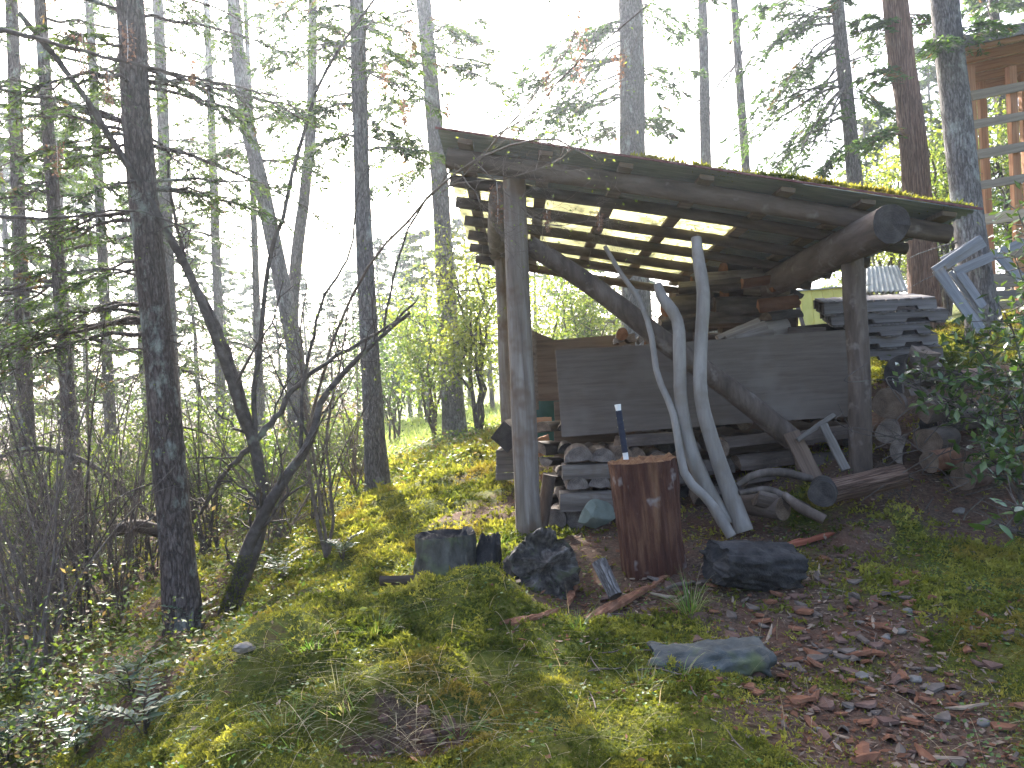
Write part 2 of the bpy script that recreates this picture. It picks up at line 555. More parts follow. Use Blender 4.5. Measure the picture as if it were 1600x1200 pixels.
mossc = ramp(nt, fine, [(0.3, (0.018, 0.026, 0.006)), (0.5, (0.055, 0.07, 0.012)), (0.72, (0.12, 0.135, 0.022))])
mossc = mixcol(nt, ramp(nt, mid_, [(0.45, (0, 0, 0)), (0.65, (0.8, 0.8, 0.8))]), mossc, (0.12, 0.115, 0.022))
grassc = ramp(nt, fine, [(0.3, (0.11, 0.15, 0.04)), (0.7, (0.30, 0.34, 0.12))])
mf = nt.nodes.new('ShaderNodeMath'); mf.operation = 'ADD'
nt.links.new(sp.outputs[0], mf.inputs[0])
mm = nt.nodes.new('ShaderNodeMath'); mm.operation = 'MULTIPLY_ADD'
nt.links.new(fine, mm.inputs[0]); mm.inputs[1].default_value = 0.9; mm.inputs[2].default_value = -0.45
nt.links.new(mm.outputs[0], mf.inputs[1])
fac = ramp(nt, mf.outputs[0], [(0.32, (0, 0, 0)), (0.58, (1, 1, 1))])
c = mixcol(nt, fac, soil, mossc)
c = mixcol(nt, sp.outputs[1], c, grassc)
b = nt.nodes.new('ShaderNodeBsdfPrincipled')
b.inputs['Roughness'].default_value = 0.95
b.inputs['Specular IOR Level'].default_value = 0.1
nt.links.new(c, b.inputs['Base Color'])
bn = nt.nodes.new('ShaderNodeBump')
bn.inputs['Strength'].default_value = 0.8
bn.inputs['Distance'].default_value = 0.03
nt.links.new(fine, bn.inputs['Height'])
nt.links.new(bn.outputs[0], b.inputs['Normal'])
nt.links.new(b.outputs[0], out.inputs[0])
ground = link('ground', gme, m)
tag(ground, 'mossy sloping forest floor with bare soil and bark litter', None, kind='structure')
# ------------------------------------------------------------------ the woodshed
M['log_bark'] = surf('log_bark', [(0.045, 0.031, 0.023), (0.095, 0.07, 0.054), (0.165, 0.13, 0.105)], 7, (1.6, 1.6, 0.35), 0.85, 0.6, 14, 0.012, patch=((0.20, 0.17, 0.145), 7, 0.6, 0.74))
M['post_wood'] = surf('post_wood', [(0.09, 0.068, 0.052), (0.19, 0.155, 0.125), (0.30, 0.265, 0.225)], 9, (2.2, 2.2, 0.16), 0.8, 0.7, 18, 0.012, patch=((0.13, 0.085, 0.055), 3.5, 0.5, 0.66))
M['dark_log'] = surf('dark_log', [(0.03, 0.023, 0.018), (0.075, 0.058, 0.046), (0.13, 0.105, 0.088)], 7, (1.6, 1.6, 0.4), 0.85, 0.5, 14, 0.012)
M['cut_grey'] = cut_end_mat('cut_grey', (0.12, 0.092, 0.073), (0.25, 0.205, 0.17))
M['cut_brown'] = cut_end_mat('cut_brown', (0.10, 0.066, 0.046), (0.215, 0.155, 0.11))
M['cut_orange'] = cut_end_mat('cut_orange', (0.17, 0.07, 0.032), (0.27, 0.125, 0.06))
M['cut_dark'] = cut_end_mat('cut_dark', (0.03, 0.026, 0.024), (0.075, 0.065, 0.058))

def section(shape, n, r, rs):
    """cross-section outline of a log or split piece"""
    if shape == 'round':
        a = np.linspace(0, 2 * np.pi, n, endpoint=False)
        q = r * (1 + 0.05 * np.sin(2 * a + rs.uniform(0, 6)) + 0.035 * np.sin(3 * a + rs.uniform(0, 6)))
        return np.stack([q * np.cos(a), q * np.sin(a)], 1)
    if shape == 'half':
        a = np.linspace(0, np.pi, n - 3)
        arc = np.stack([r * np.cos(a), r * np.sin(a)], 1)
        flat = np.stack([np.linspace(-r * 0.6, r * 0.6, 3), r * rs.uniform(-0.1, 0.14, 3)], 1)
        out = np.concatenate([arc, flat])
        out[:, 1] -= r * 0.42
        return out
    if shape == 'quarter':
        a = np.linspace(0, np.pi * 0.5 + 0.15, n - 3)
        arc = np.stack([1.35 * r * np.cos(a), 1.35 * r * np.sin(a)], 1)
        rest = np.array([[r * 0.02, r * 0.7], [-r * 0.06, -r * 0.04], [r * 0.7, -r * 0.08]])
        out = np.concatenate([arc, rest])
        return out - out.mean(0)
    a = np.array([[1, 1], [0, 1.03], [-1, 1], [-1.02, 0], [-1, -1], [0, -1.03], [1, -1], [1.02, 0]]) * r
    return a + rs.normal(size=a.shape) * r * 0.05

def log_mesh(name, L, r0, r1, shape, seed, seg=7, bend=0.0, rough=0.05):
    rs = np.random.default_rng(seed)
    n = 18 if shape == 'round' else 12 if shape != 'square' else 8
    sec = section(shape, n, 1.0, rs)
    t = np.linspace(0, 1, seg)
    ph = rs.uniform(0, 6.3)
    rings = []
    for i, tt in enumerate(t):
        rr = r0 * (1 - tt) + r1 * tt
        o = np.array([math.cos(ph), math.sin(ph)]) * bend * math.sin(tt * math.pi)
        rings.append(np.column_stack([sec * rr + o, np.full(n, tt * L)]))
    V = np.array(rings)
    nz = fbm(V.reshape(-1, 3) * 9 + seed * 3.1, 3, seed % 97).reshape(seg, n)
    ctr = V.mean(1, keepdims=True)
    V = ctr + (V - ctr) * (1 + rough * nz[..., None])
    V[0, :, 2] += rs.normal(size=n) * r0 * 0.02
    k = np.arange(seg - 1)[:, None] * n
    j = np.arange(n)[None, :]
    F = np.stack([k + j, k + (j + 1) % n, k + n + (j + 1) % n, k + n + j], -1).reshape(-1, 4)
    body = make_mesh(name, [(V.reshape(-1, 3), F, None, 0)], smooth=(shape == 'round'))
    ends = []
    for e, ring in ((0, V[0]), (1, V[-1])):
        c = ring.mean(0)
        inner = c + (ring - c) * 0.55
        inner[:, 2] += rs.normal(size=n) * r0 * 0.012
        VV = np.concatenate([ring, inner, c[None]])
        jj = np.arange(n)
        j2 = (jj + 1) % n
        Q = np.stack([jj, j2, n + j2, n + jj], 1)
        T = np.stack([n + jj, n + j2, np.full(n, 2 * n)], 1)
        if e == 0:
            Q, T = Q[:, ::-1], T[:, ::-1]
        em = make_mesh('cut_end', [(VV, Q, None, 0), (VV, T, None, 0)], smooth=False)
        ends.append(em)
    return body, ends

def axis_matrix(p0, p1, twist=0.0):
    d = (Vector(p1) - Vector(p0)).normalized()
    q = d.to_track_quat('Z', 'Y' if abs(d.y) < 0.9 else 'X')
    return Matrix.Translation(p0) @ q.to_matrix().to_4x4() @ Matrix.Rotation(twist, 4, 'Z')

_seed = [100]
def log(name, p0, p1, r0, r1=None, shape='round', bark_m='log_bark', end_m='cut_grey', parent=None, label=None, cat=None, group=None,
        twist=0.0, bend=0.0, seg=7, rough=0.05):
    p0 = Vector(p0); p1 = Vector(p1)
    _seed[0] += 1
    body, ends = log_mesh(name, (p1 - p0).length, r0, r1 or r0, shape, _seed[0], seg, bend, rough)
    mw = axis_matrix(p0, p1, twist)
    if parent is not None:
        mw = parent.matrix_world.inverted() @ mw
    o = link(name, body, M[bark_m], parent, mw)
    for em in ends:
        link('cut_end', em, M[end_m], o)
    if label:
        tag(o, label, cat, group)
    return o

def pbox(name, sx, sy, sz, mw, mat, parent=None, bevel=0.004, wob=0.0, seed=0):
    """plank: bevelled box with slightly uneven faces, centred on its matrix"""
    import bmesh
    bm = bmesh.new()
    bmesh.ops.create_cube(bm, size=1.0)
    for v in bm.verts:
        v.co = Vector((v.co.x * sx, v.co.y * sy, v.co.z * sz))
    L = max(sx, sy, sz)
    long_ax = [sx, sy, sz].index(L)
    es = [e for e in bm.edges if abs((e.verts[0].co - e.verts[1].co)[long_ax]) > L * 0.5]
    bmesh.ops.subdivide_edges(bm, edges=es, cuts=4, use_grid_fill=True)
    if wob:
        r = random.Random(seed)
        for v in bm.verts:
            v.co += Vector((r.uniform(-wob, wob), r.uniform(-wob, wob), r.uniform(-wob, wob)))
    if bevel:
        sharp = [e for e in bm.edges if len(e.link_faces) == 2 and e.calc_face_angle(0) > 0.6]
        bmesh.ops.bevel(bm, geom=sharp, offset=min(bevel, min(sx, sy, sz) * 0.3), segments=1, affect='EDGES')
    me = bpy.data.meshes.new(name)
    bm.to_mesh(me)
    bm.free()
    if parent is not None:
        mw = parent.matrix_world.inverted() @ mw
    return link(name, me, mat, parent, mw)

def frame(origin, xdir, zhint=(0, 0, 1)):
    x = Vector(xdir).normalized()
    z = Vector(zhint)
    y = z.cross(x).normalized()
    z = x.cross(y)
    m = Matrix((x, y, z)).transposed().to_4x4()
    return Matrix.Translation(origin) @ m

shed = empty('woodshed', G(825, 832), 'open log-post woodshed with mossy corrugated lean-to roof full of firewood', 'shed')
bpy.context.view_layer.update()
# roof plane in camera-relative terms
RX0, RX1, RY0, RY1 = -0.40, 3.22, 5.45, 9.55
def roof_z(x, y):
    return CZ + 1.745 - 0.2135 * (x + 0.4) - 0.038 * (y - 5.45)
# posts
def post(pts, r, mat_='post_wood'):
    path = smooth_path(pts, 16)
    rr = np.array([r[0] + (r[1] - r[0]) * t for t in np.linspace(0, 1, 16)])
    org = shed.location
    V, F, _, _ = tubes((path - np.array(org))[None], rr[None], 18)
    nz = fbm(V * np.array([9, 9, 1.6]) + r[0] * 100, 3, 5)
    ctr = np.repeat(path - np.array(org), 18, axis=0)
    V = ctr + (V - ctr) * (1 + 0.09 * nz[:, None])
    top = V[-18:]
    VV = np.concatenate([top, top.mean(0)[None]])
    T = np.stack([np.arange(18), (np.arange(18) + 1) % 18, np.full(18, 18)], 1)
    return link('post', make_mesh('post', [(V, F, None, 0), (VV, T, None, 0)]), M[mat_], shed)
def down(p, d=0.15):
    return Vector((p.x, p.y, p.z - d))
pb = P(826, 834, 5.8)
post([down(pb), pb, P(816, 600, 5.8), P(809, 420, 5.8), P(803, 262, 5.8)], (0.094, 0.082))
post([P(1347, 760, 5.85), P(1345, 700, 5.85), P(1341, 560, 5.85), P(1331, 398, 5.85)], (0.084, 0.078), 'log_bark')
post([P(800, 760, 9.2), P(791, 600, 9.2), P(783, 405, 9.2)], (0.085, 0.075))
post([Vector((2.62, 9.2, 0.7)), Vector((2.6, 9.2, roof_z(2.6, 9.2) - 0.36))], (0.085, 0.08), 'log_bark')
# beams front to back
zb = roof_z(-0.08, 5.8) - 0.26
log('beam', P(786, 308, 5.95), P(779, 402, 9.75), 0.105, 0.10, parent=shed, bark_m='log_bark', end_m='cut_grey', bend=0.02, seg=10)
log('beam', P(1393, 349, 5.12), Vector((2.55, 9.7, CZ + 0.70)), 0.125, 0.115, parent=shed, bark_m='log_bark', end_m='cut_dark', bend=0.02, seg=10)
# rafters: round logs along the slope
ys = [5.66, 6.30, 6.93, 7.56, 8.19, 8.81, 9.42]
for i, y in enumerate(ys):
    x0 = RX0 + 0.06 + 0.05 * random.uniform(-1, 1)
    x1 = RX1 - 0.06 - 0.10 * i * 0.3 + 0.05 * random.uniform(-1, 1)
    r = 0.074 if i == 0 else 0.047
    log('rafter', (x0, y, roof_z(x0, y) - 0.046 - r), (x1, y + random.uniform(-0.04, 0.04), roof_z(x1, y) - 0.048 - r), r, r * 0.93, parent=shed,
        bark_m='log_bark' if i == 0 else 'dark_log', end_m='cut_dark', bend=0.02, seg=9)
# battens on the rafters
M['batten'] = plank_mat('batten', (0.07, 0.05, 0.035), (0.14, 0.105, 0.075), (0.22, 0.17, 0.125), 1)
for i in range(7):
    x = RX0 + 0.18 + i * 0.545
    p0 = Vector((x, RY0 + 0.05, roof_z(x, RY0 + 0.05) - 0.03)); p1 = Vector((x, RY1 - 0.04, roof_z(x, RY1 - 0.04) - 0.03))
    mm_ = frame((p0 + p1) / 2, p1 - p0, (0.2, 0, 1))
    pbox('batten', (p1 - p0).length, 0.10, 0.034, mm_, M['batten'], shed, 0.003, 0.002, i)
# corrugated sheets
def sheet_mat(name, opaque, transl, tr):
    m, nt, out = new_mat(name)
    vec = mapped(nt, (1, 1, 1))
    f = noise_out(nt, vec, 3.2, 5, 0.65)
    fine_ = noise_out(nt, mapped(nt, (3, 30, 3)), 1.5, 4, 0.6)
    dirt = ramp(nt, f, [(0.50, (0, 0, 0)), (0.68, (1, 1, 1))])
    c = mixcol(nt, ramp(nt, fine_, [(0.35, (0, 0, 0)), (0.7, (0.6, 0.6, 0.6))]), opaque, tuple(0.5 * x for x in opaque))
    b = nt.nodes.new('ShaderNodeBsdfPrincipled')
    b.inputs['Roughness'].default_value = 0.5
    nt.links.new(c, b.inputs['Base Color'])
    if tr > 0:
        t = nt.nodes.new('ShaderNodeBsdfTranslucent')
        nt.links.new(mixcol(nt, dirt, transl, tuple(0.10 * x for x in transl)), t.inputs[0])
        mx = nt.nodes.new('ShaderNodeMixShader')
        mx.inputs[0].default_value = tr
        nt.links.new(b.outputs[0], mx.inputs[1]); nt.links.new(t.outputs[0], mx.inputs[2])
        nt.links.new(mx.outputs[0], out.inputs[0])
    else:
        nt.links.new(b.outputs[0], out.inputs[0])
    return m
M['roof_metal'] = sheet_mat('roof_metal', (0.22, 0.265, 0.29), (0, 0, 0), 0.0)
M['roof_fibre'] = sheet_mat('roof_fibre', (0.30, 0.33, 0.26), (0.44, 0.425, 0.20), 0.75)
edges_y = [5.45, 6.42, 7.46, 8.50, 9.55]
for i in range(4):
    y0 = edges_y[i]; y1 = edges_y[i + 1] + (0.06 if i < 3 else 0)
    ny = int((y1 - y0) / 0.076 * 8)
    yy = np.linspace(y0, y1, ny)
    # a sheet is a run of two lengths: the lower right-hand ones are painted metal, mossed over
    for part_i, (xa, xb) in enumerate(((RX0, 2.05), (1.99, RX1))):
        xx = np.linspace(xa, xb, 12)
        A, Bq = np.meshgrid(xx, yy)
        lift = 0.004 * i + 0.005 * (1 - part_i)
        z = roof_z(A, Bq) + 0.009 * np.sin(Bq / 0.076 * 2 * np.pi) + lift + 0.012
        V = np.stack([A, Bq, z], -1).reshape(-1, 3) - np.array(shed.location)
        iv = np.arange(len(xx) * len(yy)).reshape(len(yy), len(xx))
        F = np.stack([iv[:-1, :-1], iv[:-1, 1:], iv[1:, 1:], iv[1:, :-1]], -1).reshape(-1, 4)
        link('roof_sheet', make_mesh('roof_sheet', [(V, F, None, 0)]), M['roof_metal'] if (i == 0 or part_i == 1 and i < 4) else M['roof_fibre'], shed)
M['red_trim'] = surf('red_trim', [(0.07, 0.03, 0.026), (0.13, 0.045, 0.04), (0.19, 0.10, 0.085)], 14, (1, 1, 1), 0.6, 0.2)
p0 = Vector((RX0 - 0.01, RY0 - 0.012, roof_z(RX0, RY0) + 0.012)); p1 = Vector((RX1 + 0.02, RY0 - 0.012, roof_z(RX1, RY0) + 0.012))
pbox('edge_trim', (p1 - p0).length, 0.010, 0.016, frame((p0 + p1) / 2, p1 - p0), M['red_trim'], shed, 0.002, 0.002, 4)
# plywood
M['plywood'] = surf('plywood', [(0.10, 0.076, 0.058), (0.125, 0.098, 0.077), (0.152, 0.122, 0.098)], 1.0, (3.0, 40, 40), 0.85, 0.10, 2.0, 0.004, patch=((0.185, 0.155, 0.13), 2.2, 0.48, 0.8))
M['plywood_brown'] = plank_mat('plywood_brown', (0.075, 0.05, 0.033), (0.145, 0.10, 0.068), (0.20, 0.145, 0.10), 0, 26.0, 0.25, 0.8)
def panel(pxs, Y, th, mat_, name='plywood_panel'):
    """flat board with the outline of pixel corners on the plane at distance Y"""
    q = [P(a, b_, Y) for a, b_ in pxs]
    org = shed.location
    n = len(q)
    V = np.array([tuple(p - org) for p in q] + [tuple(p - org + Vector((0, th, 0))) for p in q])
    front = np.array([list(range(n))]); back = np.array([list(range(2 * n - 1, n - 1, -1))])
    side = np.array([[i, i + n, (i + 1) % n + n, (i + 1) % n] for i in range(n)])
    return link(name, make_mesh(name, [(V, front[:, ::-1], None, 0), (V, back[:, ::-1], None, 0), (V, side, None, 0)], False), mat_, shed)
panel([(868, 547), (1012, 539), (1180, 526), (1336, 514), (1340, 650), (1180, 660), (1016, 672), (878, 683)], 6.28, 0.014, M['plywood'])
panel([(826, 514), (866, 531), (992, 521), (992, 616), (872, 626), (826, 627)], 8.2, 0.014, M['plywood_brown'])
panel([(820, 520), (838, 518), (842, 640), (826, 642)], 8.0, 0.05, M['batten'], 'board')
for i in range(6):  # boards added behind the stack to stop light shining through
    y_ = 640 + i * 34
    a_ = P(866, y_ + 4, 7.05); b_ = P(1345, y_ - 16, 7.05)
    pbox('light_block_board', (b_ - a_).length, 0.02, 0.185, frame((a_ + b_) / 2, b_ - a_), M['plywood_brown'], shed, 0.003, 0.003, i)
# ------------------------------------------------------------------ trees
DARKG = (0.030, 0.055, 0.022); MIDG = (0.060, 0.095, 0.030); LITG = (0.115, 0.155, 0.040); YELG = (0.20, 0.22, 0.055); BROWN = (0.13, 0.075, 0.045)

def spray(starts, dirs, L, seed, droop=0.25, ntw=16, nlf=10, lsize=0.06, hang=0.35, cols_=(DARKG, MIDG, LITG), dead=0.03, twl=0.34, S=4, bare_from=0.12, brad=None):
    """a batch of conifer boughs: returns (wood chunk list, foliage chunk)"""
    r = np.random.default_rng(seed)
    starts = np.asarray(starts, dtype=float); dirs = norm(np.asarray(dirs, dtype=float)); L = np.asarray(L, dtype=float)
    B = len(starts)
    hd = dirs.copy()
    side = norm(np.cross(hd, np.array([0, 0, 1.0])))
    n = 9
    t = np.linspace(0, 1, n)
    curve = r.normal(size=(B, 1)) * 0.16
    wig = r.normal(size=(B, n)) * 0.012
    wig[:, 0] = 0
    def axis(tt):
        q = starts[:, None, :] + hd[:, None, :] * (L[:, None] * tt)[..., None] + side[:, None, :] * (curve * L[:, None] * tt ** 2)[..., None]
        q[..., 2] -= (droop * L[:, None] * tt ** 2)
        return q
    path = axis(np.broadcast_to(t, (B, n)))
    path[..., 2] += wig * L[:, None]
    br = (0.006 + 0.0085 * L) if brad is None else np.full(B, brad)
    wood = [tubes(path, br[:, None] * (1 - 0.85 * t)[None, :], S)]
    tt = r.uniform(bare_from, 1.0, size=(B, ntw)) ** 0.85
    o = axis(tt)
    sgn = np.where(np.arange(ntw) % 2 == 0, 1.0, -1.0)[None, :, None]
    ang = np.radians(r.uniform(40, 75, size=(B, ntw, 1)))
    td = hd[:, None, :] * np.cos(ang) + side[:, None, :] * np.sin(ang) * sgn
    td[..., 2] += r.normal(size=(B, ntw)) * 0.18 - 0.12
    td = norm(td)
    tl = L[:, None] * twl * (1.05 - 0.75 * tt) * r.uniform(0.5, 1.25, size=(B, ntw))
    m = 4
    s = np.linspace(0, 1, m)
    tp = o[:, :, None, :] + td[:, :, None, :] * (tl[..., None] * s)[..., None]
    tp[..., 2] -= hang * tl[..., None] * s ** 2
    wood.append(tubes(tp.reshape(-1, m, 3), (np.repeat(br * 0.28, ntw)[:, None] + 0.001) * (1 - 0.8 * s)[None, :], 3))
    # leaves along twigs
    u = r.uniform(0.08, 1.0, size=(B, ntw, nlf))
    lp = o[:, :, None, :] + td[:, :, None, :] * (tl[..., None] * u)[..., None]
    lp[..., 2] -= hang * tl[..., None] * u ** 2
    tside = norm(np.cross(td, np.array([0, 0, 1.0]) + 0.25 * r.normal(size=(B, ntw, 3))))
    sg = np.where(r.random((B, ntw, nlf, 1)) < 0.5, 1.0, -1.0)
    la = np.radians(r.uniform(15, 65, size=(B, ntw, nlf, 1)))
    ld = td[:, :, None, :] * np.cos(la) + tside[:, :, None, :] * np.sin(la) * sg
    ld[..., 2] -= r.uniform(0, 0.6, size=(B, ntw, nlf))
    nr = norm(np.array([0, 0, 1.0]) + 0.7 * r.normal(size=(B, ntw, nlf, 3)))
    N = B * ntw * nlf
    ll = lsize * r.uniform(0.6, 1.5, size=N)
    tint = np.clip(0.5 + 0.35 * r.normal(size=(B, ntw, 1)) + 0.15 * r.normal(size=(B, ntw, nlf)), 0, 1).ravel()
    c = np.where((tint < 0.5)[:, None], mixc(cols_[0], cols_[1], tint * 2), mixc(cols_[1], cols_[2], (tint - 0.5) * 2))
    dd = np.repeat((r.random(B * ntw) < dead), nlf)
    c[dd] = np.array(BROWN) * r.uniform(0.7, 1.4, size=(dd.sum(), 1))
    fol = leaves(lp.reshape(-1, 3), ld.reshape(-1, 3), nr.reshape(-1, 3), ll, ll * r.uniform(0.2, 0.36, size=N), c, 0.1)
    return wood, fol

def trunk_chunk(path, r0, r1, S=16, seed=0, flare=0.35, amp=0.07):
    n = len(path)
    t = np.linspace(0, 1, n)
    rr = r0 + (r1 - r0) * t
    rr = rr * (1 + flare * np.exp(-t * 22))
    V, F, c, mi = tubes(path[None], rr[None], S)
    ctr = np.repeat(path, S, axis=0)
    nz = fbm(V * np.array([6, 6, 1.4]) + seed, 3, seed % 91)
    lob = np.sin(np.tile(np.arange(S) / S * 2 * np.pi * 3, n) + seed) * np.repeat(np.exp(-t * 25), S) * 0.18
    V = ctr + (V - ctr) * (1 + amp * nz + lob)[:, None]
    return (V, F, None, 0)

def trunk_path(pix, Y, height, top_r=0.02, n=40, sink=0.25):
    pts = [P(a, b_, Y) for a, b_ in pix]           # base first
    g = gz(pts[0].x, pts[0].y)
    pts[0].z = g
    pts.insert(0, Vector((pts[0].x, pts[0].y, g - sink)))
    d = (pts[-1] - pts[-2]).normalized()
    d = (d + Vector((0, 0, 1.2))).normalized()
    rest = g + height - pts[-1].z
    if rest > 0.5:
        pts.append(pts[-1] + d * rest * 0.5)
        pts.append(pts[-1] + (d + Vector((0, 0, 0.5))).normalized() * rest * 0.5)
    # resample evenly in z
    sp_ = smooth_path(pts, 200)
    dist = np.concatenate([[0], np.cumsum(np.linalg.norm(np.diff(sp_, axis=0), axis=1))])
    q = np.linspace(0, dist[-1], n)
    return np.stack([np.interp(q, dist, sp_[:, k]) for k in range(3)], 1)

def conifer(name, label, pix, Y, height, r0, bark_m, seed, nb=60, zlo=2.0, zhi=None, blen=(0.8, 2.0), group=None, manual=(), sect=None, r1=None, **kw):
    path = trunk_path(pix, Y, height)
    base = Vector(path[0]) + Vector((0, 0, 0.25))
    t = empty(name, base, label, 'tree', group)
    r = np.random.default_rng(seed)
    zhi = zhi or height
    org = np.array(base)
    lp = path - org
    wood = [trunk_chunk(lp, r0, r1 if r1 else r0 * 0.25, 16, seed)]
    fol = []
    if nb:
        h = r.uniform(0, 1, nb) ** 0.9 * (zhi - zlo) + zlo
        st = np.stack([np.interp(h, lp[:, 2], lp[:, k]) for k in range(3)], 1)
        az = r.uniform(0, 2 * np.pi, nb) if sect is None else np.radians(r.uniform(sect[0], sect[1], nb))
        el = r.uniform(-0.25, 0.3, nb)
        d = np.stack([np.cos(az), np.sin(az), el], 1)
        L = r.uniform(blen[0], blen[1], nb) * (1 - 0.45 * (h - zlo) / max(0.1, zhi - zlo))
        w, f = spray(st, d, L, seed + 1, **kw)
        wood += w; fol.append(f)
    if manual:
        manual = [(a + r.normal() * 2 * j, b_ + r.uniform(-22, 22) * j, c_ + r.uniform(-35, 35) * j, d_ + r.uniform(-35, 30) * j, dy + r.uniform(-0.5, 0.5) * j) for a, b_, c_, d_, dy in manual for j in (0, 1, 1)]
        s0 = np.array([np.array(P(a, b_, Y)) - org for a, b_, c_, d_, dy in manual])
        s1 = np.array([np.array(P(c_, d_, Y + dy)) - org for a, b_, c_, d_, dy in manual])
        d = s1 - s0
        L = np.linalg.norm(d, axis=1)
        dr = kw.get('droop', 0.25)
        d2 = norm(d); d2[:, 2] += dr
        w, f = spray(s0, d2, L, seed + 2, **{**kw, 'brad': None})
        wood += w; fol.append(f)
    # dead stubs and bare twigs on the lower trunk
    ns = 14
    h = r.uniform(0.6, max(2.0, zlo + 1.5), ns)
    st = np.stack([np.interp(h, lp[:, 2], lp[:, k]) for k in range(3)], 1)
    az = r.uniform(0, 2 * np.pi, ns)
    d = np.stack([np.cos(az), np.sin(az), r.uniform(-0.3, 0.3, ns)], 1)
    LL = r.uniform(0.15, 0.9, ns)
    s = np.linspace(0, 1, 4)
    pth = st[:, None, :] + d[:, None, :] * (LL[:, None] * s)[..., None]
    pth[:, :, 2] -= 0.2 * LL[:, None] * s ** 2
    wood.append(tubes(pth, 0.009 * (1 - 0.8 * s)[None, :] * np.ones((ns, 1)), 4))
    link('trunk', make_mesh('trunk', wood), M[bark_m], t)
    if fol:
        link('crown', make_mesh('crown', fol, False), M['needle'], t)
    return t

FIR = dict(lsize=0.075, hang=0.4, droop=0.24, ntw=20, nlf=14, cols_=(DARKG, MIDG, LITG))
CEDAR = dict(lsize=0.10, hang=0.6, droop=0.35, ntw=20, nlf=13, cols_=(DARKG, (0.05, 0.09, 0.035), (0.09, 0.14, 0.045)))
conifer('fir_tree', 'dark slender fir trunk rising behind the mossy bank beside the forked shrub', [(287, 990), (270, 800), (250, 560), (233, 400), (215, 200), (203, 0)], 5.7, 13, 0.115, 'fir_bark_dark', 11,
        nb=46, zlo=2.9, zhi=9, blen=(0.5, 1.7), r1=0.05,
        manual=[(225, 200, -40, 150, .2), (235, 330, 20, 400, .3), (240, 470, 0, 540, .2), (245, 520, -20, 590, .4), (230, 300, 420, 330, .5), (215, 120, 400, 200, .3), (210, 80, 60, 60, -.2), (222, 230, 20, 260, .1), (240, 420, 60, 470, -.3)], **{**FIR, 'lsize': 0.036, 'nlf': 20, 'bare_from': 0.2})
conifer('fir_tree', 'straight fir trunk beside the sunlit clearing where the mossy path ends', [(590, 760), (577, 540), (566, 300), (557, 0)], 10.0, 17, 0.125, 'fir_bark', 12,
        nb=44, zlo=4.2, zhi=13, blen=(0.8, 2.2), manual=[(562, 110, 690, 150, .4), (560, 40, 660, 90, -.3), (561, 80, 470, 60, .3), (563, 180, 640, 240, .3), (560, 160, 420, 210, .2), (560, 60, 400, 110, .0), (563, 200, 470, 270, .4)], **{**FIR, 'lsize': 0.075})
conifer('fir_tree', 'tall fir trunk standing behind the high corner of the shed roof', [(712, 676), (698, 480), (685, 260), (662, 0)], 14.0, 20, 0.18, 'fir_bark', 13,
        nb=40, zlo=6.0, zhi=15, blen=(0.8, 2.4), manual=[(668, 40, 770, 70, .2), (672, 100, 790, 140, -.2), (664, 20, 560, 60, .2), (678, 150, 590, 190, -.3), (683, 235, 590, 235, .2), (684, 225, 800, 260, -.3), (690, 260, 610, 300, .5)], **{**FIR, 'lsize': 0.09})
conifer('leaning_fir', 'leaning crooked fir trunk in front of the brightest patch of sky', [(472, 660), (462, 560), (446, 470), (428, 380), (404, 270), (384, 180), (370, 60)], 13.0, 15, 0.15, 'fir_bark', 14,
        nb=36, zlo=5.2, zhi=12, blen=(0.7, 2.0), r1=0.06, manual=[(404, 250, 520, 280, .2), (396, 220, 300, 260, .2), (390, 190, 500, 170, -.3)], **{**FIR, 'lsize': 0.075})
conifer('fir_tree', 'slim fir trunk meeting the leaning crooked trunk near its base', [(458, 650), (457, 500), (464, 400), (477, 290), (487, 160)], 13.6, 15, 0.125, 'fir_bark', 15,
        nb=34, zlo=5.8, zhi=12, blen=(0.7, 2.0), **{**FIR, 'lsize': 0.075})
conifer('fir_tree', 'very thin pale trunk just beside the leaning crooked fir', [(407, 660), (402, 500), (394, 260), (388, 100)], 15.5, 15, 0.085, 'fir_bark', 16, nb=26, zlo=5.8, zhi=12, blen=(0.6, 1.7), **{**FIR, 'lsize': 0.075})
conifer('big_fir', 'thickest fir trunk rising straight behind the middle of the mossy shed roof', [(994, 560), (992, 440), (988, 240), (985, 0)], 15.0, 24, 0.27, 'fir_bark', 17,
        nb=34, zlo=7.2, zhi=18, blen=(1.0, 2.6), r1=0.12, manual=[(985, 40, 830, 110, -.4), (985, 90, 800, 185, -.2), (986, 150, 840, 225, .2), (985, 60, 860, 175, -.5), (985, 110, 1060, 150, .3), (986, 120, 880, 215, -.4), (987, 200, 900, 240, .3), (986, 30, 900, 80, -.6), (988, 190, 1050, 215, .2), (985, 20, 1060, 60, .3)], **{**CEDAR, 'lsize': 0.11})
conifer('slim_fir', 'slim bare trunk behind the roof, second trunk beyond the thickest fir', [(1108, 470), (1103, 255), (1097, 0)], 17.0, 20, 0.14, 'fir_bark', 18, nb=22, zlo=9.5, zhi=17, blen=(0.8, 1.8),
        manual=[(1101, 150, 1010, 235, .3), (1099, 60, 1030, 30, .3)], **{**FIR, 'lsize': 0.05, 'nlf': 5})
conifer('slim_fir', 'thinnest bare trunk behind the mossy part of the roof', [(1180, 450), (1165, 260), (1147, 0)], 17.0, 20, 0.11, 'fir_bark', 19, nb=20, zlo=9.5, zhi=17, blen=(0.8, 1.8),
        manual=[(1156, 90, 1105, 200, .1)], **{**FIR, 'lsize': 0.05, 'nlf': 4})
